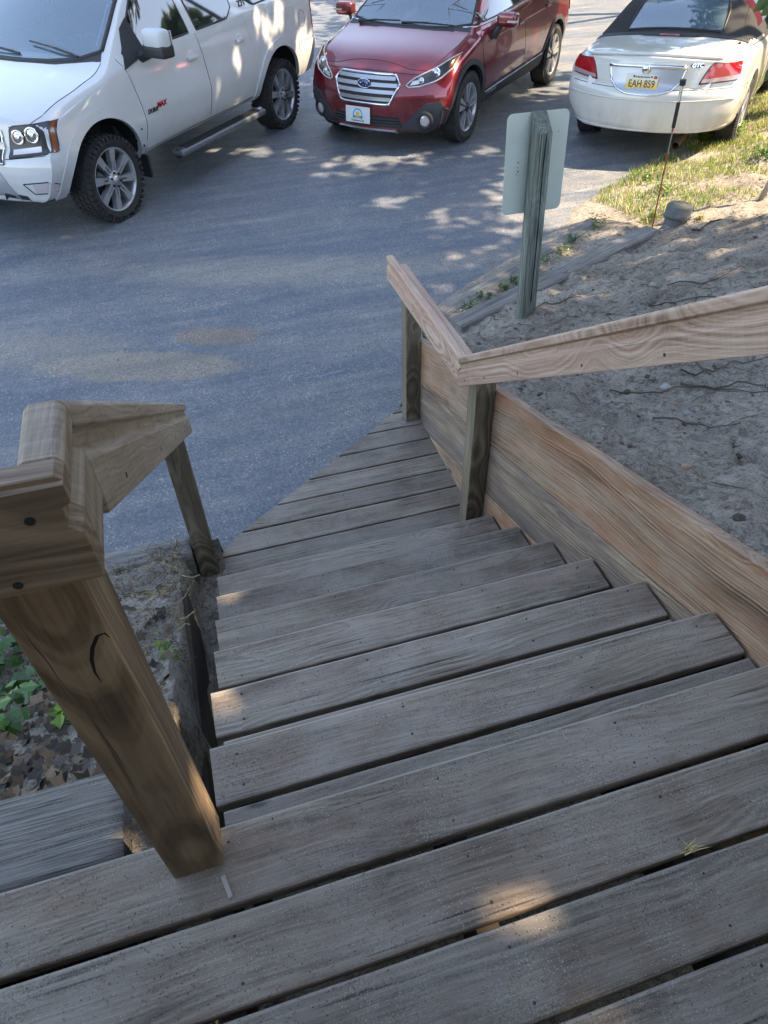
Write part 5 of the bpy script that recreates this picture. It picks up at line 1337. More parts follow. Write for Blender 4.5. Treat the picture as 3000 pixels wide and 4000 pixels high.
M_PINK = simple('pale_pink_lamp', (.34, .25, .25), .15, 0, 1.0)
# ================================================================== white SUV
V = Vehicle('suv', 'large white SUV with chunky all-terrain tyres and running board at the upper left', 'car', (-.302, 8.91, G), (-.644, -.765), 'cars parked on the driveway')
T = [(2.27, .34, .80, .60, .90, .90, .88, .955, .80, 1.005), (2.0, .34, .85, .62, .955, .935, .92, 1.01, .855, 1.055), (1.47, .36, .90, .66, .985, 1.06, .945, 1.115, .885, 1.15),
     (1.32, .38, .91, .68, .985, 1.09, .95, 1.142, .888, 1.178), (1.24, .38, .91, .68, .985, 1.11, .95, 1.165, .885, 1.205), (.90, .38, .91, .69, .985, 1.155, .955, 1.375, .82, 1.43), (.58, .40, .92, .70, .985, 1.18, .955, 1.595, .745, 1.655), (.42, .40, .92, .70, .985, 1.195, .955, 1.655, .73, 1.72),
     (0, .40, .92, .70, .985, 1.21, .955, 1.70, .72, 1.765), (-1.2, .40, .92, .70, .985, 1.25, .955, 1.71, .72, 1.775), (-2.2, .40, .91, .72, .98, 1.27, .95, 1.70, .71, 1.76), (-2.55, .42, .90, .72, .97, 1.27, .945, 1.66, .70, 1.72), (-2.72, .46, .86, .72, .95, 1.25, .92, 1.45, .72, 1.52)]
def hs(c, n): return .60 < c.x < 1.20 and abs(c.y) < .68+.0*c.x and n.z > .3 and n.x > .2 and c.z > 1.2
V.body(T, 2.27, -2.72, PW, [(.25, .12), (.36, .03), (.5, 0), (.62, 0), (.70, .02), (.72, .05), (.95, .09), (1.02, .14)], [(.3, .1), (.5, 0), (.75, 0), (.8, .05), (1.3, .08), (1.6, .2)],
       (.6, .22, 2.6), (.4, .12, 2.6), .98, [(1.47, .37, .485, .60, 1.15), (-1.66, .38, .485, .60, 1.15)], holes=hs)
for sd in (1, -1):
    wheel(V, 1.47, .845*sd, .352, .360, .27, .268, 'at', sd, .0); wheel(V, -1.65, .845*sd, .352, .360, .27, .268, 'at', sd)
for md in ('L', 'R'):
    for cx in (1.47, -1.66):
        a = [(cx+.482*math.cos(R(t)), .37+.482*math.sin(R(t))) for t in range(-2, 183, 8)]; b = [(cx+.575*math.cos(R(t)), .37+.56*math.sin(R(t))) for t in range(-2, 183, 8)]
        V.panel('wheel_arch', md, a, b, 30, 3, .016, PW, skirt=.03)
    # doors
    f1 = [(.915, .45), (.889, .67), (.92, .88), (.97, 1.09), (1.03, 1.215)]; f2 = [(-.165, .45), (-.187, .75), (-.151, 1.06), (-.10, 1.225)]
    r1 = [(-.177, .45), (-.199, .75), (-.163, 1.06), (-.112, 1.225)]; r2 = [(-1.045, .47), (-1.112, .71), (-1.10, .95), (-.98, 1.245)]
    d1 = V.panel('front_door', md, f1, f2, 16, 16, .003, PW); d2 = V.panel('rear_door', md, r1, r2, 16, 14, .003, PW)
    for dd, pl, pos in ((d1, f1, .03), (d2, r1, -.85)):
        V.line('door_gap', md, pl, .0045, M_SEAM, dd, 0)
        h, n = V.cast(md, pos, 1.05); sg_ = 1 if md == 'L' else -1
        m = MB(); m.lathe([(.0001, .002), (.05, .004), (.058, -.002)], 20, 'y', 0, (pos, h.y+.001 if sg_ > 0 else h.y-.001, 1.05)); V.mb(m, 'handle_cup', [PW], dd, True)
        ho = bev_box('door_handle', (pos-.085, pos+.085, h.y+sg_*.020-.011, h.y+sg_*.020+.011, 1.035, 1.066), [PW], None, None, .008, 2); ho.parent = dd
        m = MB(); m.box(pos-.075, pos-.055, min(h.y, h.y+sg_*.02), max(h.y, h.y+sg_*.02), 1.04, 1.06); m.box(pos+.055, pos+.075, min(h.y, h.y+sg_*.02), max(h.y, h.y+sg_*.02), 1.04, 1.06); V.mb(m, 'handle_mount', [PW], dd)
    V.line('door_gap', md, r2, .0045, M_SEAM, d2, 0); V.line('rocker_gap', md, [(.915, .45), (-1.045, .462)], .006, M_SEAM)
    V.line('waist_crease', md, [(-2.55, 1.18), (-1.1, 1.18)], .003, PW, None, -.001)
    # windows
    for nm, A, B in (('front_side_window', [(.93, 1.235), (.3, 1.235), (-.03, 1.243)], [(.47, 1.615), (-.03, 1.645)]), ('rear_side_window', [(-.16, 1.245), (-.70, 1.258), (-.84, 1.33)], [(-.16, 1.648), (-.93, 1.65)]), ('quarter_window', [(-1.13, 1.36), (-1.25, 1.30), (-2.28, 1.33)], [(-1.08, 1.65), (-2.3, 1.645)])):
        o = V.panel(nm, md, A, B, 16, 6, .006, GL_D, skirt=.01)
        P = [A[0]]+A[1:]+B[::-1]+[A[0]]; V.line('seal', md, P, .009, M_TRIM, o, .002)
    # mirror
    sg_ = 1 if md == 'L' else -1
    o = bev_box('mirror', (-.075, .065, -.13, .13, -.005, .165), [M_MIRW], None, None, .06, 5); o.parent = V.root; o.matrix_basis = Matrix.Translation((.74, 1.155*sg_, 1.245)) @ Matrix.Rotation(R(-8*sg_), 4, 'Z'); o.data.polygons.foreach_set('use_smooth', [True]*len(o.data.polygons))
    b = bev_box('mirror_base', (-.082, .07, -.135, .135, -.055, .045), [M_TRIM], None, None, .03, 3); b.parent = o
    m = MB(); m.box(-.086, -.076, -.115, .115, .0, .145); V.mb(m, 'mirror_glass', [M_CHR], o)
    m = MB(); m.tube([(-.01, -.11*sg_, -.02), (.03, -.26*sg_, -.07)], [.05, .06], 10); V.mb(m, 'mirror_arm', [M_TRIM], o)
    V.panel('mirror_sail', md, [(1.00, 1.13), (.66, 1.20)], [(.80, 1.40), (.68, 1.46)], 4, 4, .012, M_TRIM)
# windscreen
A = [(1.06, .80), (1.17, .60), (1.235, .3), (1.25, 0), (1.235, -.3), (1.17, -.60), (1.06, -.80)]; B = [(.56, .69), (.595, .4), (.605, 0), (.595, -.4), (.56, -.69)]
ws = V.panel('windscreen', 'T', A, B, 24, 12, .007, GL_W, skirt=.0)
def frame_lines(V, mode, A, B, r, par, mat=M_TRIM):
    P = list(A)+list(B)[::-1]+[A[0]]; V.line('windscreen_seal', mode, P, r, mat, par, .0)
frame_lines(V, 'T', A, B, .020, ws)
for a, b in ((A, [(x-.05, y*.94) for x, y in A]), ([(x+.0, y) for x, y in B], [(x+.035, y*.95) for x, y in B])): V.panel('frit_band', 'T', a, b, 20, 2, .004, M_TRIM, ws, 0)
for s_ in (1, -1): V.panel('frit_band', 'T', [(1.06, .80*s_), (.56, .69*s_)], [(1.06, .74*s_), (.56, .635*s_)], 10, 2, .004, M_TRIM, ws, 0)
# hood
Lh = [(2.10, .76), (1.95, .835), (1.6, .868), (1.30, .865), (1.16, .845)]; Rh = [(x, -y) for x, y in Lh]
hd = V.panel('hood', 'T', Lh, Rh, 18, 18, .004, PW)
V.line('hood_gap', 'T', Lh, .005, M_SEAM, hd); V.line('hood_gap', 'T', Rh, .005, M_SEAM, hd)
V.panel('cowl', 'T', [(1.145, .84), (1.27, .4), (1.29, 0), (1.27, -.4), (1.145, -.84)], [(1.07, .80), (1.20, .4), (1.235, 0), (1.20, -.4), (1.07, -.80)], 20, 2, .006, M_TRIM)
for (x0, y0, x1, y1) in ((1.16, .62, 1.10, .10), (1.20, -.02, 1.14, -.55)):
    h0, n0 = V.cast('T', x0, y0); h1, n1 = V.cast('T', x1, y1); m = MB(); m.tube([h0+n0*.02, h0.lerp(h1, .5)+n0*.045, h0.lerp(h1, .62)+n0*.04], [.012, .009, .006], 6)
    q = h0.lerp(h1, .62)+n0*.035; dd = (h1-h0).normalized(); m.tube([q-dd*.26, q+n0*.006, q+dd*.26], .008, 5); V.mb(m, 'wiper', [M_TRIM])
# nose
for sg_ in (1, -1):
    y = lambda v: v*sg_
    hl_ = V.panel('headlight', 'F', [(y(.56), .705), (y(.60), .93)], [(y(.925), .74), (y(.915), .955)], 10, 12, .006, M_LIN)
    V.line('headlight_rim', 'F', [(y(.56), .705), (y(.60), .93), (y(.915), .955), (y(.925), .74), (y(.56), .705)], .007, M_TRIM, hl_)
    V.panel('turn_signal', 'F', [(y(.902), .740), (y(.895), .95)], [(y(.918), .742), (y(.91), .948)], 8, 4, .010, M_AMB, hl_)
    for (yy, zz, rr) in ((.66, .855, .055), (.775, .87, .06)):
        disc(V, 'reflector', 'F', y(yy), zz, [(.0001, .006), (rr*.45, .010), (rr*.5, .004), (rr*.8, .0), (rr, .012), (rr*1.05, .002)], 20, M_CHR, hl_, .006)
    V.panel('lower_reflector', 'F', [(y(.60), .725), (y(.60), .765)], [(y(.83), .745), (y(.83), .79)], 2, 10, .012, M_CLAMP, hl_)
    fg = V.panel('fog_light', 'F', [(y(.70), .435), (y(.70), .505)], [(y(.86), .44), (y(.85), .52)], 4, 8, .004, M_CLAMP)
    V.line('fog_recess', 'F', [(y(.62), .505), (y(.68), .42), (y(.87), .43), (y(.86), .525), (y(.62), .505)], .007, M_SEAM, fg)
    V.line('bumper_gap', 'F', [(y(.52), .695), (y(.90), .725)], .005, M_SEAM)
    V.panel('air_inlet', 'F', [(y(.36), .335), (y(.40), .43)], [(y(.62), .33), (y(.60), .40)], 4, 8, .006, M_TRIM)
V.panel('bumper_guard', 'F', [(.56, .33), (.50, .45), (.44, .60)], [(-.56, .33), (-.50, .45), (-.44, .60)], 8, 16, .008, M_SILV)
gr = V.panel('grille', 'F', [(.50, .66), (.53, .90)], [(-.50, .66), (-.53, .90)], 8, 16, .005, M_TRIM)
V.panel('grille_bar', 'F', [(.53, .765), (.53, .82)], [(-.53, .765), (-.53, .82)], 3, 14, .016, PW, gr)
V.line('grille_rim', 'F', [(.50, .66), (.53, .90), (-.53, .90), (-.50, .66), (.50, .66)], .011, M_CHR, gr, .004)
for k in range(12):
    for (za, zb_) in ((.67, .755), (.83, .89)): V.line('grille_mesh', 'F', [(.48-.08*k, za), (.44-.08*k, zb_)], .004, M_CHR, gr, .008)
V.panel('lower_lip', 'F', [(.70, .28), (.74, .35)], [(-.70, .28), (-.74, .35)], 3, 16, .01, M_TRIM)
# running boards, mud flap, rear
for sg_ in (1, -1):
    o = bev_box('running_board', (-1.02, .60, -.075, .075, -.045, .02), [M_STEP], None, None, .03, 4); o.parent = V.root; o.matrix_basis = Matrix.Translation((0, 1.015*sg_, .345)); o.data.polygons.foreach_set('use_smooth', [True]*len(o.data.polygons))
    m = MB()
    m.box(-.92, .50, -.055, .055, .015, .026); [m.box(-.90+.035*k, -.885+.035*k, -.045, .045, .026, .032) for k in range(40)]
    V.mb(m, 'step_pad', [M_TRIM], o)
    for xx in (-.985, .565):
        m = MB(); m.tube([(xx-.03, 0, -.012), (xx+.03, 0, -.012)], .044, 14); V.mb(m, 'end_cap', [M_SILV if xx < 0 else M_TRIM], o, True)
    m = MB(); m.box(.96, .985, .66*sg_ if sg_ > 0 else -.96, .96 if sg_ > 0 else -.66, .22, .42); V.mb(m, 'mud_flap', [M_TRIM])
    md = 'L' if sg_ > 0 else 'R'
    V.panel('rear_bumper', md, [(-2.14, .455), (-2.10, .60), (-2.12, .80)], [(-2.68, .47), (-2.70, .62), (-2.66, .80)], 8, 10, .016, PW)
    V.line('bumper_gap', md, [(-2.12, .805), (-2.62, .81)], .005, M_SEAM)
    V.panel('tail_light', md, [(-2.50, .90), (-2.49, 1.50)], [(-2.66, .90), (-2.62, 1.50)], 10, 5, .012, M_RLAMP)
a = [(-2.25+.085*math.cos(R(t)), 1.03+.085*math.sin(R(t))) for t in range(0, 361, 20)]; V.line('fuel_door', 'L', a, .003, M_SEAM)
cw = V.text('badge', 'DURA', .050, M_TRIM, 'L', .785, .762, 0, sx=1.1, shear=.25, off=.006, font_off=.002); V.text('badge', 'MAX', .058, M_RLAMP, 'L', .64, .785, 0, sx=1.15, shear=.25, off=.006, font_off=.003)
V.text('badge', 'Z71', .075, M_TRIM, 'L', -1.06, 1.335, 0, sx=1.1, off=.005, font_off=.002)
m = MB(); [m.lathe([(.0001, .002), (.012, .002), (.012, 0)], 8, 'y', 0, (1.0+dx, .985, .52+dz)) for dx, dz in ((.02, .0), (.0, .14))]; V.mb(m, 'clip', [M_SEAM])
# cabin
m = MB(); v, f = boxv(-1.4, 1.12, -.76, .76, .5, 1.10); m.add(v, [f[0], f[3], f[5], f[2], f[4]]); m.box(-1.42, -1.40, -.7, .7, .5, 1.6); m.box(-1.4, .5, -.70, .70, 1.60, 1.62); V.mb(m, 'cabin_liner', [M_INTD])
o = bev_box('dashboard', (.72, 1.08, -.70, .70, .95, 1.13), [M_INT], None, None, .04, 3); o.parent = V.root
steering(V, .66, .38, 1.15); seat(V, .05, .38, .80, M_INTB, .54, .68); seat(V, .05, -.38, .80, M_INTB, .54, .68)
o = bev_box('rear_view_mirror', (-.01, .02, -.12, .12, -.035, .035), [M_TRIM], None, None, .012, 2); o.parent = V.root; o.matrix_basis = Matrix.Translation((.66, 0, 1.50))
m = MB(); m.box(-.6, -.45, -.65, .65, .7, 1.35); V.mb(m, 'rear_bench', [M_INTB])

# ================================================================== red wagon
V = Vehicle('wagon', 'dark red crossover wagon with black cladding facing the stairs between the two white cars', 'car', (3.77, 9.88, G), (-.713, -.701), 'cars parked on the driveway')
T = [(2.24, .21, .72, .46, .86, .64, .84, .735, .68, .785), (2.0, .21, .80, .50, .90, .74, .885, .825, .76, .885), (1.43, .24, .84, .58, .92, .88, .90, .95, .80, 1.0), (1.33, .25, .85, .60, .92, .91, .90, .975, .80, 1.022),
     (1.25, .25, .85, .60, .92, .93, .90, .99, .80, 1.045), (.9, .25, .86, .61, .92, 1.0, .90, 1.19, .72, 1.255), (.50, .26, .86, .62, .92, 1.05, .895, 1.42, .62, 1.485), (.33, .26, .86, .62, .92, 1.06, .895, 1.485, .60, 1.555), (-.3, .26, .86, .62, .92, 1.09, .89, 1.55, .59, 1.625),
     (-1.3, .26, .86, .64, .92, 1.13, .885, 1.53, .57, 1.60), (-1.9, .28, .84, .66, .91, 1.14, .87, 1.46, .55, 1.53), (-2.2, .32, .80, .66, .88, 1.10, .84, 1.18, .62, 1.25), (-2.3, .34, .78, .62, .86, .95, .84, 1.02, .68, 1.06)]
def hs(c, n): return .50 < c.x < 1.19 and abs(c.y) < .60 and n.z > .3 and n.x > .2 and c.z > 1.04
V.body(T, 2.24, -2.3, PR, [(.15, .10), (.24, .02), (.42, 0), (.56, .01), (.66, .05), (.74, .09), (.80, .15)], [(.3, .1), (.5, 0), (.8, .05), (1.2, .15)],
       (.75, .34, 2.2), (.5, .25, 2.4), .92, [(1.43, .36, .405, .58, 1.1), (-1.45, .36, .405, .58, 1.1)], holes=hs)
for sd in (1, -1):
    wheel(V, 1.43, .80*sd, .348, .352, .225, .240, 'twist', sd, .0); wheel(V, -1.45, .80*sd, .348, .352, .225, .240, 'twist', sd)
for md in ('L', 'R'):
    sg_ = 1 if md == 'L' else -1
    for cx in (1.43, -1.45):
        a = [(cx+.402*math.cos(R(t)), .36+.402*math.sin(R(t))) for t in range(-12, 193, 8)]; b = [(cx+.455*math.cos(R(t)), .36+.455*math.sin(R(t))) for t in range(-12, 193, 8)]
        V.panel('wheel_arch', md, a, b, 30, 2, .010, M_CLAD, skirt=.03)
    V.panel('side_cladding', md, [(.99, .27), (.90, .43)], [(-1.02, .27), (-1.00, .47)], 4, 24, .016, M_CLAD)
    V.line('cladding_strip', md, [(.93, .40), (0, .425), (-.97, .452)], .008, M_SILV, None, .014)
    f1 = [(.905, .44), (1.02, .60), (1.10, .8), (1.15, 1.01)]; f2 = [(-.27, .46), (-.22, .75), (-.10, 1.09)]; r2 = [(-.93, .47), (-1.02, .80), (-1.18, .92), (-1.20, 1.10)]
    r1 = [(a-.012, b) for a, b in f2]
    d1 = V.panel('front_door', md, f1, f2, 14, 16, .003, PR); d2 = V.panel('rear_door', md, r1, r2, 14, 14, .003, PR)
    for dd, pl in ((d1, f1), (d2, r1), (d2, r2)): V.line('door_gap', md, pl, .004, M_SEAM, dd)
    V.line('waist_crease', md, [(1.0, .90), (-.9, .96)], .006, PR, d1, .0)
    for dd, pos, zz in ((d1, .0, .935), (d2, -.98, .985)):
        h, n = V.cast(md, pos, zz)
        m = MB(); m.lathe([(.0001, .0), (.045, .003), (.052, -.002)], 18, 'y', 0, (pos, h.y, zz-.008)); V.mb(m, 'handle_cup', [M_SEAM], dd, True)
        ho = bev_box('door_handle', (pos-.09, pos+.07, h.y+sg_*.020-.010, h.y+sg_*.020+.010, zz-.014, zz+.014), [PR], None, None, .007, 2); ho.parent = dd
    for nm, A, B in (('quarter_light', [(1.17, 1.062), (.98, 1.075)], [(1.10, 1.10), (.98, 1.185)]), ('front_side_window', [(.955, 1.078), (-.07, 1.135)], [(.955, 1.20), (.66, 1.35), (.42, 1.445), (.30, 1.475), (-.07, 1.515)]), ('rear_side_window', [(-.17, 1.14), (-1.02, 1.175)], [(-.17, 1.52), (-1.05, 1.51)]), ('cargo_window', [(-1.10, 1.18), (-1.75, 1.24)], [(-1.12, 1.51), (-1.80, 1.43)])):
        o = V.panel(nm, md, A, B, 14, 6, .006, GL_D, skirt=.01); V.line('seal', md, A+B[::-1]+[A[0]], .007, M_TRIM, o, .002)
    V.line('belt_moulding', md, [(1.16, 1.045), (-.1, 1.112), (-1.7, 1.20)], .007, M_CHR, None, .004)
    o = bev_box('mirror', (-.07, .06, -.115, .115, -.06, .075), [PR], None, None, .045, 5); o.parent = V.root; o.matrix_basis = Matrix.Translation((.82, 1.055*sg_, 1.085)); o.data.polygons.foreach_set('use_smooth', [True]*len(o.data.polygons))
    m = MB(); m.box(-.02, .063, .02*sg_ if sg_ > 0 else -.118, .118 if sg_ > 0 else -.02, -.012, .008); V.mb(m, 'side_indicator', [M_CLAMP], o)
    m = MB(); m.tube([(0, -.08*sg_, -.05), (.02, -.15*sg_, -.16)], [.035, .045], 8); V.mb(m, 'mirror_arm', [M_TRIM], o)
    m = MB(); m.box(-.076, -.069, -.10, .10, -.045, .062); V.mb(m, 'mirror_glass', [M_CHR], o)
    V.panel('tail_light', md, [(-1.98, .80), (-1.95, 1.05)], [(-2.2, .80), (-2.15, 1.05)], 5, 5, .010, M_RLAMP)
V.text('badge', 'OUTBACK', .052, M_SILV, 'L', .72, .375, 0, sx=1.2, off=.018)
A = [(1.13, .745), (1.24, .5), (1.29, .2), (1.295, 0), (1.29, -.2), (1.24, -.5), (1.13, -.745)]; B = [(.50, .59), (.53, .3), (.535, 0), (.53, -.3), (.50, -.59)]
A = [(x-.035, y) for x, y in A]
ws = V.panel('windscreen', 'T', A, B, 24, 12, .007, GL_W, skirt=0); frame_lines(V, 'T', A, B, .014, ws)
for a, b in ((A, [(x-.045, y*.94) for x, y in A]), (B, [(x+.03, y*.95) for x, y in B])): V.panel('frit_band', 'T', a, b, 20, 2, .004, M_TRIM, ws, 0)
for s_ in (1, -1): V.panel('frit_band', 'T', [(1.095, .745*s_), (.50, .59*s_)], [(1.095, .70*s_), (.50, .55*s_)], 10, 2, .004, M_TRIM, ws, 0)
Lh = [(2.0, .46), (1.93, .66), (1.75, .735), (1.5, .765), (1.25, .765), (1.17, .77)]; Rh = [(x, -y) for x, y in Lh]
hd = V.panel('hood', 'T', Lh, Rh, 18, 18, .004, PR); V.line('hood_gap', 'T', Lh, .004, M_SEAM, hd); V.line('hood_gap', 'T', Rh, .004, M_SEAM, hd)
V.line('hood_gap', 'F', [(.60, .752), (.3, .768), (0, .775), (-.3, .768), (-.60, .752)], .004, M_SEAM, hd)
V.panel('cowl', 'T', [(1.20, .77), (1.30, .4), (1.325, 0), (1.30, -.4), (1.20, -.77)], [(1.10, .75), (1.23, .4), (1.26, 0), (1.23, -.4), (1.10, -.75)], 20, 2, .006, M_TRIM)
for (x0, y0, x1, y1) in ((1.24, -.05, 1.20, .55), (1.22, -.62, 1.23, -.15)):
    h0, n0 = V.cast('T', x0, y0); h1, n1 = V.cast('T', x1, y1); m = MB(); m.tube([h0+n0*.02, h0.lerp(h1, .5)+n0*.04, h0.lerp(h1, .62)+n0*.035], [.013, .009, .006], 6)
    q = h0.lerp(h1, .62)+n0*.03; dd = (h1-h0).normalized(); m.tube([q-dd*.30, q+n0*.006, q+dd*.26], .008, 5); V.mb(m, 'wiper', [M_TRIM])
for sg_ in (1, -1):
    y = lambda v: v*sg_
    P = [(y(.46), .665), (y(.52), .72), (y(.70), .80), (y(.845), .895)]; Q = [(y(.46), .645), (y(.60), .655), (y(.76), .705), (y(.855), .80)]
    hl_ = V.panel('headlight', 'F', Q, P, 14, 8, .006, M_CLAMP if False else M_LIN)
    V.line('headlight_rim', 'F', P+Q[::-1]+[P[0]], .008, M_CLAMP, hl_, .003)
    for (yy, zz, rr) in ((.715, .765, .042), (.60, .705, .030)):
        disc(V, 'projector', 'F', y(yy), zz, [(.0001, .014), (rr*.55, .012), (rr*.6, .004), (rr*.9, .0), (rr, .012), (rr*1.1, .0)], 20, M_CHR, hl_, .006)
    V.panel('turn_signal', 'F', [(y(.812), .79), (y(.825), .868)], [(y(.845), .81), (y(.845), .885)], 4, 4, .011, M_AMB, hl_)
    V.panel('daytime_light', 'F', [(y(.50), .662), (y(.52), .70)], [(y(.58), .675), (y(.60), .715)], 4, 5, .010, M_CLAMP, hl_)
    cl_ = V.panel('bumper_corner', 'F', [(y(.36), .185), (y(.38), .24), (y(.56), .40), (y(.66), .50), (y(.80), .515)], [(y(.55), .165), (y(.70), .175), (y(.84), .22), (y(.885), .30), (y(.89), .40)], 12, 10, .014, M_CLAD)
    disc(V, 'fog_bezel', 'F', y(.665), .34, [(.056, .004), (.060, .022), (.075, .026), (.098, .004)], 26, M_TRIM, cl_, .012)
    disc(V, 'fog_light', 'F', y(.665), .34, [(.0001, .012), (.045, .010), (.057, .004)], 22, M_CLAMP, cl_, .014)
hexo = [(.335, .748), (.40, .672), (.30, .485)]; hexi = [(-a, b) for a, b in hexo]
gr = V.panel('grille', 'F', hexo, hexi, 12, 20, .005, M_TRIM)
V.line('grille_frame', 'F', hexo+hexi[::-1]+[hexo[0]], .015, M_CHR, gr, .006)
for (zz, wy) in ((.715, .345), (.655, .375), (.595, .345), (.535, .315)):
    V.panel('grille_bar', 'F', [(wy, zz-.017), (wy, zz+.017)], [(-wy, zz-.017), (-wy, zz+.017)], 3, 16, .020, M_SILV, gr)
h, n = V.cast('F', 0, .665)
m = MB(); m.lathe([(.0001, .012), (.8, .010), (1, .0)], 30, 'x'); m.v = [(a*1.0, b*.078, c*.043) for a, b, c in m.v]; em = V.mb(m, 'emblem', [simple('blue_emblem', (.03, .05, .13), .2, .3, 1)], gr, True, loc=(h.x+.026, 0, .668))
m = MB(); n_ = 30; m.tube([(0, .078*math.cos(2*math.pi*i/n_), .043*math.sin(2*math.pi*i/n_)) for i in range(n_+1)], .005, 6, cap=False)
for (a, b, r) in ((-.042, .006, .017), (-.012, .018, .008), (.020, .012, .009), (.044, -.002, .008), (.026, -.016, .008), (-.004, -.014, .008)):
    pts = [(.012, a+r*(1 if k % 2 == 0 else .35)*math.cos(k*math.pi/4), b+r*(1 if k % 2 == 0 else .35)*math.sin(k*math.pi/4)) for k in range(8)]; m.add(pts+[(.014, a, b)], [(k, (k+1) % 8, 8) for k in range(8)])
V.mb(m, 'emblem_stars', [M_CHR], gr, loc=(h.x+.028, 0, .668))
V.panel('lower_grille', 'F', [(.44, .26), (.40, .37)], [(-.44, .26), (-.40, .37)], 4, 14, .006, M_TRIM)
for zz in (.285, .315, .345): V.line('lower_grille_bar', 'F', [(.42, zz), (0, zz), (-.42, zz)], .006, M_CLAD, None, .012)
V.panel('skid_plate', 'F', [(.40, .17), (.36, .235)], [(-.40, .17), (-.36, .235)], 4, 18, .022, M_SILV)
V.panel('front_valance', 'F', [(.78, .155), (.74, .19)], [(-.78, .155), (-.74, .19)], 3, 16, .004, M_TRIM)
for s_ in (1, -1): V.panel('skid_plate_recess', 'F', [(.20*s_, .185), (.19*s_, .215)], [(.07*s_, .185), (.08*s_, .215)], 2, 6, .026, M_CLAD)
# front plate with the sun-and-tree picture
h, n = V.cast('F', -.065, .365)
pl = bev_box('licence_plate', (0, .006, -.155, .155, -.08, .08), [simple('plate_white', (.62, .66, .64), .4, var=.05)], None, None, .003, 1); pl.parent = V.root; pl.matrix_basis = Matrix.Translation((h.x+.030, -.065, .368)) @ Matrix.Rotation(R(-4), 4, 'Y')
def plate_bits(pl, lst):
    for (nm, col, poly, x) in lst:
        m = MB(); m.add([(x, a, b) for a, b in poly], [tuple(range(len(poly)))]); V.mb(m, nm, [simple(nm+'_ink', col, .5)], pl)
arc = lambda r, a0, a1, c=(0, -.005), k=14: [(c[0]+r*math.cos(R(a0+(a1-a0)*i/k)), c[1]+r*math.sin(R(a0+(a1-a0)*i/k))*1.08) for i in range(k+1)]
plate_bits(pl, [('sky_arch', (.05, .28, .55), arc(.062, 0, 180)+[(-.062, -.030), (.062, -.030)], .0066), ('pale_arch', (.55, .68, .72), arc(.050, 0, 180)+[(-.050, -.012), (.050, -.012)], .0070), ('water_strip', (.03, .20, .42), [(-.062, -.036), (.062, -.036), (.062, -.022), (-.062, -.022)], .0072),
                ('grass_strip', (.06, .25, .08), [(-.055, -.022), (.055, -.022), (.050, -.008), (.02, -.014), (-.02, -.014), (-.050, -.008)], .0074), ('sun', (.75, .48, .03), arc(.024, 0, 360, (0, .004), 20), .0078), ('trunk', (.75, .45, .03), [(-.005, -.035), (.005, -.035), (.004, -.01), (-.004, -.01)], .0078)])
def ptext(pl, name, txt, size, col, x, y, z, sx=1, back=False):
    cu = bpy.data.curves.new('t', 'FONT'); cu.body = txt; cu.size = size; cu.align_x = 'CENTER'; cu.align_y = 'CENTER'; cu.extrude = .0006; cu.offset = .0004
    to = bpy.data.objects.new('t', cu); COL.objects.link(to); me = bpy.data.meshes.new_from_object(to.evaluated_get(bpy.context.evaluated_depsgraph_get())); bpy.data.objects.remove(to); me.name = name; me.materials.clear(); me.materials.append(col)
    o = bpy.data.objects.new(name, me); COL.objects.link(o); o.parent = pl
    M = Matrix(((0, 0, 1, x), (1, 0, 0, y), (0, 1, 0, z), (0, 0, 0, 1))) if not back else Matrix(((0, 0, -1, x), (-1, 0, 0, y), (0, 1, 0, z), (0, 0, 0, 1)))
    o.matrix_basis = M @ Matrix.Diagonal((sx, 1, 1, 1)); return o
INK = simple('ink_dark', (.012, .013, .02), .5)
ptext(pl, 'lettering', 'Traverse City', .030, INK, .0075, 0, -.056, 1.0); ptext(pl, 'lettering', 'WEST     BAYS', .012, M_WHITEP, .0086, 0, -.029, 1.0)
m = MB(); v, f = boxv(-1.3, 1.10, -.72, .72, .4, .96); m.add(v, [f[0], f[3], f[5], f[2], f[4]]); m.box(-1.32, -1.30, -.6, .6, .4, 1.45); m.box(-1.3, .3, -.60, .60, 1.46, 1.48); V.mb(m, 'cabin_liner', [M_INTD])
o = bev_box('dashboard', (.74, 1.08, -.66, .66, .82, .985), [M_INT], None, None, .05, 3); o.parent = V.root
steering(V, .62, .36, 1.02, .185); seat(V, -.02, .36, .62, M_INT, .5, .62); seat(V, -.02, -.36, .62, M_INT, .5, .62)
o = bev_box('rear_view_mirror', (-.01, .02, -.12, .12, -.03, .03), [M_TRIM], None, None, .012, 2); o.parent = V.root; o.matrix_basis = Matrix.Translation((.58, 0, 1.36))

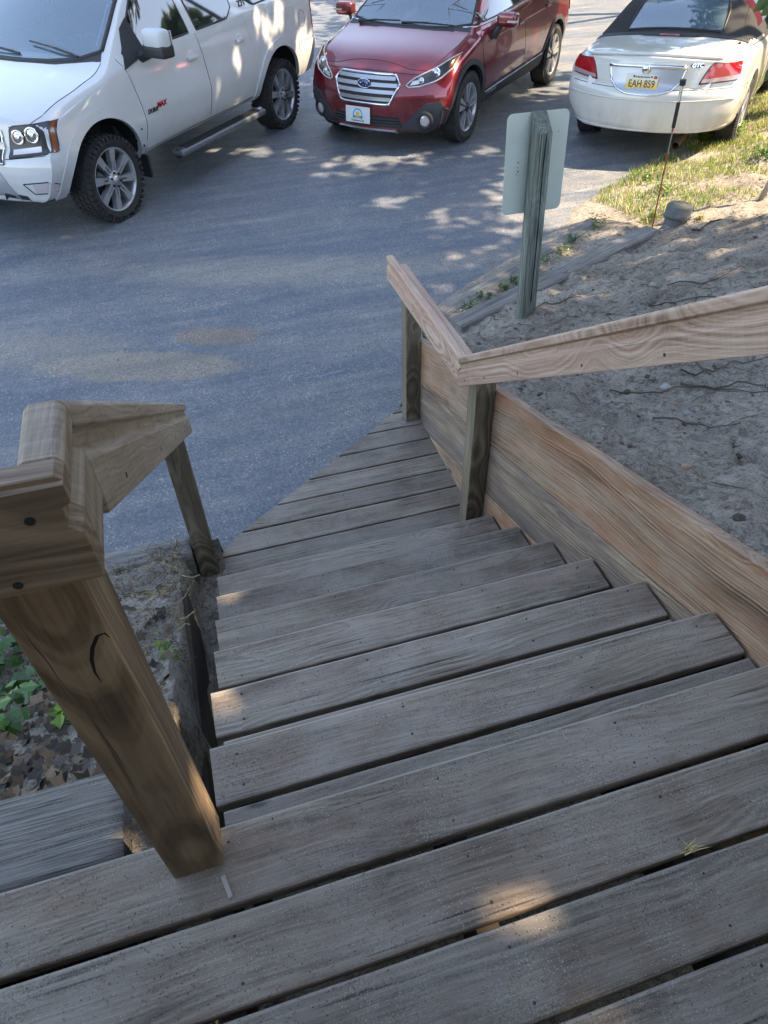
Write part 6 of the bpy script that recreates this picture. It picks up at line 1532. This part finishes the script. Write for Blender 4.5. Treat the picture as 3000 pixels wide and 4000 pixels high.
# ================================================================== cream-white convertible (rear view)
V = Vehicle('convertible', 'cream-white convertible with black soft top and yellow licence plate seen from behind', 'car', (6.43, 8.47, -1.262), (math.cos(R(43.1)), math.sin(R(43.1))), 'cars parked on the driveway', (-.040, .012))
T = [(-2.40, .285, .70, .48, .84, .72, .83, .885, .70, .93), (-2.2, .27, .78, .50, .875, .79, .86, .915, .73, .955), (-1.6, .22, .84, .54, .885, .86, .87, .955, .745, .995), (-1.50, .22, .84, .55, .885, .87, .87, .962, .745, 1.005),
     (-1.43, .22, .84, .55, .885, .875, .87, .975, .735, 1.03), (-1.0, .22, .84, .55, .885, .88, .87, 1.20, .62, 1.275), (-.7, .22, .84, .55, .885, .89, .87, 1.275, .58, 1.35), (-.2, .22, .84, .55, .885, .89, .87, 1.31, .57, 1.385), (.25, .22, .84, .55, .885, .89, .865, 1.29, .57, 1.36),
     (.5, .22, .84, .55, .885, .88, .865, 1.19, .60, 1.25), (1.05, .22, .84, .54, .885, .86, .86, .935, .72, .985), (1.2, .22, .84, .52, .88, .83, .855, .90, .72, .95), (2.1, .22, .80, .48, .86, .68, .82, .75, .66, .79), (2.5, .24, .70, .42, .78, .56, .74, .62, .56, .65)]
def hs(c, n): return -1.36 < c.x < -1.02 and abs(c.y) < .42 and n.z > .3 and n.x < -.2 and c.z > 1.03
M_TOP = simple('black_soft_top_fabric', (.022, .021, .022), .95, var=.3, vs=5, bmp=.3)
V.body(T, 2.5, -2.40, PC, [(.2, .1), (.4, 0), (.6, .1)], [(.2, .12), (.27, .05), (.34, .02), (.45, 0), (.60, .0), (.655, .015), (.675, .05), (.90, .085), (.94, .10)],
       (.9, .4, 2.2), (.75, .36, 2.3), .885, [(-1.33, .33, .375, .58, 1.1), (1.36, .33, .375, .58, 1.1)], holes=hs, cover=(lambda c: -1.47 < c.x < .45 and c.z > .955 and c.z > .955, M_TOP))
for sd in (1, -1):
    wheel(V, -1.33, .765*sd, .315, .325, .215, .215, 'five', sd); wheel(V, 1.36, .765*sd, .315, .325, .215, .215, 'five', sd, .0)
M_TOP = simple('black_soft_top_fabric', (.022, .021, .022), .95, var=.3, vs=5, bmp=.3)
A = [(-1.415, .70), (-1.43, .35), (-1.435, 0), (-1.43, -.35), (-1.415, -.70)]; B = [(-.95, .60), (-.95, -.60)]
tp = V.panel('soft_top', 'T', [(-1.46, .73), (-1.2, .68), (-.7, .595), (.25, .58)], [(-1.46, .47), (-1.1, .40), (-.95, .35), (.25, .3)], 22, 5, .006, M_TOP)
V.panel('top_panel', 'T', [(-1.46, -.73), (-1.2, -.68), (-.7, -.595), (.25, -.58)], [(-1.46, -.47), (-1.1, -.40), (-.95, -.35), (.25, -.3)], 22, 5, .006, M_TOP, tp)
V.panel('top_panel', 'T', [(-.955, .42), (-.5, .42), (.25, .42)], [(-.955, -.42), (-.5, -.42), (.25, -.42)], 14, 8, .0065, M_TOP, tp)
for md in ('L', 'R'):
    V.panel('top_panel', md, [(-1.46, .965), (-1.2, .955), (-.7, .945)], [(-1.40, 1.0), (-1.15, 1.135), (-.75, 1.27)], 12, 6, .007, M_TOP, tp)
    V.panel('side_window', md, [(-.70, .945), (.9, .94)], [(-.68, 1.24), (-.2, 1.28), (.3, 1.26), (.75, 1.02)], 14, 6, .006, GL_D)
    V.line('belt_seam', md, [(-1.45, .925), (1.0, .905)], .006, M_TRIM)
    d = V.panel('door', md, [(-.62, .30), (-.66, .6), (-.60, .90)], [(.72, .30), (.74, .6), (.70, .90)], 8, 12, .003, PC)
    for q in ([(-.62, .30), (-.66, .6), (-.60, .90)], [(.72, .30), (.74, .6), (.70, .90)]): V.line('door_gap', md, q, .004, M_SEAM, d)
    a = [(-1.33+.372*math.cos(R(t)), .33+.372*math.sin(R(t))) for t in range(5, 176, 8)]; b = [(-1.33+.41*math.cos(R(t)), .33+.41*math.sin(R(t))) for t in range(5, 176, 8)]
    V.panel('wheel_arch', md, a, b, 26, 2, .008, PC, skirt=.03)
    V.line('bumper_gap', md, [(-1.70, .55), (-1.72, .66), (-2.0, .665)], .004, M_SEAM)
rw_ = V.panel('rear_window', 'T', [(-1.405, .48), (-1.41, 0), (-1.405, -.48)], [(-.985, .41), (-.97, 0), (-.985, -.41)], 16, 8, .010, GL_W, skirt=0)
V.line('rear_window_seal', 'T', [(-1.405, .48), (-1.41, 0), (-1.405, -.48), (-1.15, -.47), (-.985, -.41), (-.97, 0), (-.985, .41), (-1.15, .47), (-1.405, .48)], .011, M_TRIM, rw_, .004)
V.panel('boot_belt', 'T', [(-1.45, .76), (-1.47, .4), (-1.475, 0), (-1.47, -.4), (-1.45, -.76)], [(-1.52, .765), (-1.54, .4), (-1.545, 0), (-1.54, -.4), (-1.52, -.765)], 20, 2, .010, M_TRIM)
m = MB(); q = []
for k in range(13):
    t = -1+2*k/12; h, n = V.cast('T', -1.555, t*.30); q.append((h, n, t))
vs = []; 
for h, n, t in q:
    w_ = .045*math.sqrt(max(0, 1-t*t))+.004; vs += [h+Vector((-w_, 0, 0))+n*.002, h+Vector((-w_*.6, 0, 0))+n*.018*(1-t*t*.8), h+Vector((w_, 0, 0))+n*.012]
m.add(vs, [(3*k+j, 3*k+j+1, 3*k+4+j, 3*k+3+j) for k in range(12) for j in range(2)]); bl = V.mb(m, 'brake_light_housing', [M_TRIM], None, True)
m = MB(); vs = []
for h, n, t in q:
    if abs(t) <= .36: vs += [h+Vector((-.042, 0, 0))+n*.010, h+Vector((-.022, 0, 0))+n*.0205]
k_ = len(vs)//2; m.add(vs, [(2*k, 2*k+1, 2*k+3, 2*k+2) for k in range(k_-1)]); V.mb(m, 'high_brake_light', [M_RLAMP], bl)
# boot lid
Lb = [(-2.24, .60), (-2.1, .625), (-1.7, .665), (-1.53, .70)]; Rb = [(a, -b) for a, b in Lb]
bt = V.panel('boot_lid', 'T', Lb, Rb, 12, 16, .003, PC); V.line('boot_gap', 'T', Lb, .0045, M_SEAM, bt); V.line('boot_gap', 'T', Rb, .0045, M_SEAM, bt)
V.panel('boot_lid_rear', 'B', [(.59, .89), (.56, .80), (.525, .715)], [(-.59, .89), (-.56, .80), (-.525, .715)], 10, 18, .003, PC, bt, skirt=.004)
V.line('bumper_gap', 'B', [(.80, .672), (.4, .668), (0, .666), (-.4, .668), (-.80, .672)], .0045, M_SEAM)
m = MB(); P = []
for k in range(25):
    t = -1+2*k/24; h, n = V.cast('T', -2.24+.16*abs(t)**2.5, t*.68); P.append(h+Vector((-.02, 0, .010)))
m.tube(P, [.004]+[.017]*23+[.004], 8)
for i in range(len(m.v)): a, b, c = m.v[i]
V.mb(m, 'lip_spoiler', [PC], bt, True)
for sg_ in (1, -1):
    y = lambda v: v*sg_
    I = [(y(.505), .715), (y(.54), .80), (y(.585), .885)]; O = [(y(.815), .735), (y(.825), .80), (y(.81), .868)]
    tl = V.panel('tail_light', 'B', I, O, 10, 14, .010, M_RLAMP)
    V.panel('reversing_light', 'B', [(y(.515), .725), (y(.526), .752)], [(y(.815), .738), (y(.822), .778)], 3, 14, .0125, M_PINK, tl, .0)
    V.line('lamp_rim', 'B', I+O[::-1]+[I[0]], .007, M_TRIM, tl, .004)
sur = [(.37, .852), (.345, .74), (.27, .66), (.14, .628), (0, .622), (-.14, .628), (-.27, .66), (-.345, .74), (-.37, .852)]
V.panel('plate_recess', 'B', [(.37, .852), (.345, .74), (.27, .66), (.14, .628), (0, .622)], [(-.37, .852), (-.345, .74), (-.27, .66), (-.14, .628), (-0.001, .622)], 14, 14, .006, M_SILV)
ch_ = V.line('plate_surround', 'B', sur, .010, M_CHR, None, .006, dens=.025); V.line('chrome_bar', 'B', [(.375, .850), (.2, .856), (0, .858), (-.2, .856), (-.375, .850)], .017, M_CHR, ch_, .010)
h, n = V.cast('B', 0, .835); m = MB(); m.lathe([(.0001, -.022), (.022, -.020), (.028, -.014), (.036, -.016), (.038, 0)], 24, 'x'); bg_ = V.mb(m, 'badge', [M_CHR], ch_, True, loc=(h.x-.018, 0, .835))
m = MB(); m.add([(-.024, .016, .004), (-.024, .002, .010), (-.024, -.018, .008), (-.024, -.004, -.002), (-.024, -.014, -.014), (-.024, .004, -.008)], [(0, 1, 2, 3), (3, 4, 5, 0)]); V.mb(m, 'badge_mark', [M_TRIM], bg_)
h, n = V.cast('B', 0, .72)
def plate_mat():
    m, t, b = NT('yellow_fade_plate'); tc = nd(t, 'ShaderNodeTexCoord').outputs['Object']; z = nd(t, 'ShaderNodeSeparateXYZ', {0: tc}).outputs[2]
    t.links.new(ramp(t, mth(t, 'MULTIPLY_ADD', z, 6.0, .5), [(.02, (.65, .50, .06)), (.08, (.70, .36, .03)), (.42, (.72, .48, .07)), (.72, (.66, .60, .42)), (.9, (.62, .62, .58))]), b.inputs['Base Color']); b.inputs['Roughness'].default_value = .4; return m
pl = bev_box('licence_plate', (-.006, 0, -.155, .155, -.08, .08), [plate_mat()], None, None, .003, 1); pl.parent = V.root; pl.matrix_basis = Matrix.Translation((h.x-.012, .02, .712)) @ Matrix.Rotation(R(10), 4, 'Y')
ptext(pl, 'lettering', 'EAH 859', .088, INK, -.0075, 0, -.002, .80, True); ptext(pl, 'lettering', 'PURE MICHIGAN', .019, INK, -.0075, 0, .057, 1, True)
m = MB()
for yy in (.006,):
    m.box(-.0070, -.0062, yy-.003, yy+.003, -.055, .030)
m.box(-.0070, -.0062, -.15, .15, -.052, -.047)
for (a, b) in ((.140, .012), (.012, -.135)):
    for k in range(10):
        t = k/10; t2 = (k+1)/10; za = .022-.26*(t)*(1-t); zb = .022-.26*t2*(1-t2); m.add([(-.0068, a+(b-a)*t, za-.0012), (-.0068, a+(b-a)*t2, zb-.0012), (-.0068, a+(b-a)*t2, zb+.0012), (-.0068, a+(b-a)*t, za+.0012)], [(0, 1, 2, 3)])
V.mb(m, 'bridge_print', [simple('brown_ink', (.16, .08, .02), .5)], pl)
m = MB(); m.box(-.0070, -.0061, -.15, .15, -.073, -.055); V.mb(m, 'water_print', [simple('blue_ink', (.10, .25, .38), .5)], pl)
m = MB(); m.box(-.0072, -.0061, -.145, -.108, .045, .072); V.mb(m, 'date_sticker', [simple('red_sticker', (.55, .14, .06), .5)], pl); ptext(pl, 'sticker_number', '23', .024, INK, -.0078, -.126, .058, 1, True)
m = MB(); [m.lathe([(.0001, -.010), (.008, -.009), (.009, -.006)], 10, 'x', 0, (0, yy, .062)) for yy in (.085, -.088)]; V.mb(m, 'plate_bolts', [M_TRIM], pl)
V.text('badge', 'GTC', .042, M_CHR, 'B', -.455, .868, 0, off=.008, sx=1.25, shear=.15, font_off=.001)
h, n = V.cast('B', -.455, .868); a_ = [(-.455+.062*math.cos(R(t)), .868+.019*math.sin(R(t))) for t in range(0, 361, 20)]; V.panel('badge_plate', 'B', a_[:10], a_[9:][::-1], 9, 3, .004, M_TRIM)
V.line('bumper_crease', 'B', [(.84, .585), (.5, .578), (0, .575), (-.5, .578), (-.84, .585)], .006, PC, None, .001)
V.line('bumper_lip', 'B', [(.80, .318), (.4, .300), (0, .298), (-.4, .300), (-.80, .318)], .007, PC, None, .0)
m = MB(); m.tube([(-1.9, -.42, .19), (-2.2, -.42, .19), (-2.32, -.42, .175)], .035, 12, cap=False); V.mb(m, 'exhaust_pipe', [simple('rusty_pipe', (.09, .055, .035), .7, .5)], None, True)
h, n = V.cast('T', -1.62, -.70); m = MB(); m.lathe([(.0001, .02), (.010, .016), (.018, 0)], 12, 'z', 0, tuple(h)); m.tube([h, h+Vector((.06, 0, .45))], .002, 5); V.mb(m, 'antenna', [M_TRIM])
m = MB(); m.box(-1.30, .35, -.66, .66, .45, .5); m.box(.9, .95, -.7, .7, .5, .9); m.box(-1.38, -1.2, -.60, .60, .45, .98); V.mb(m, 'cabin_liner', [M_INTD])
for yy in (.34, -.34): seat(V, -.10, yy, .50, M_INT, .48, .60)
m = MB(); m.box(-.95, -.80, -.55, .55, .45, .95); V.mb(m, 'rear_bench', [M_INT])
for (yy, zz, r1) in ((.05, .545, .012), (-.5, .40, .012)):
    pass

# ================================================================== dark vehicle glimpsed behind the SUV
V = Vehicle('dark_van', 'dark brown vehicle glimpsed behind the white SUV in the top left corner', 'van', (-5.6, 17.6, G), (-.98, -.2), None)
T = [(2.3, .3, .8, .6, .92, .85, .9, 1.0, .8, 1.05), (1.2, .3, .85, .65, .95, 1.05, .93, 1.15, .85, 1.2), (.7, .3, .85, .65, .95, 1.1, .93, 1.7, .75, 1.8), (-2.2, .3, .85, .65, .95, 1.15, .93, 1.8, .8, 1.9), (-2.5, .35, .8, .65, .93, 1.1, .9, 1.7, .78, 1.8)]
PB = paint('dark_brown_paint', (.055, .035, .028), .3, .35)
V.body(T, 2.3, -2.5, PB, [(.3, .1), (.6, 0), (1.0, .2)], [(.3, .1), (.6, 0), (1.8, .1)], W=.95, wells=[(1.45, .35, .42, .6, 1.2), (-1.45, .35, .42, .6, 1.2)], ns=50)
for sd in (1, -1):
    wheel(V, 1.45, .82*sd, .34, .34, .22, .21, 'five', sd); wheel(V, -1.45, .82*sd, .34, .34, .22, .21, 'five', sd)
for md in ('L', 'R'):
    V.panel('side_window', md, [(.8, 1.2), (-2.2, 1.24)], [(.5, 1.62), (-2.2, 1.7)], 20, 5, .006, GL_D)
    for xx in (.75, -.3, -1.3, -2.1): V.line('door_gap', md, [(xx, .4), (xx, 1.15)], .006, M_SEAM)
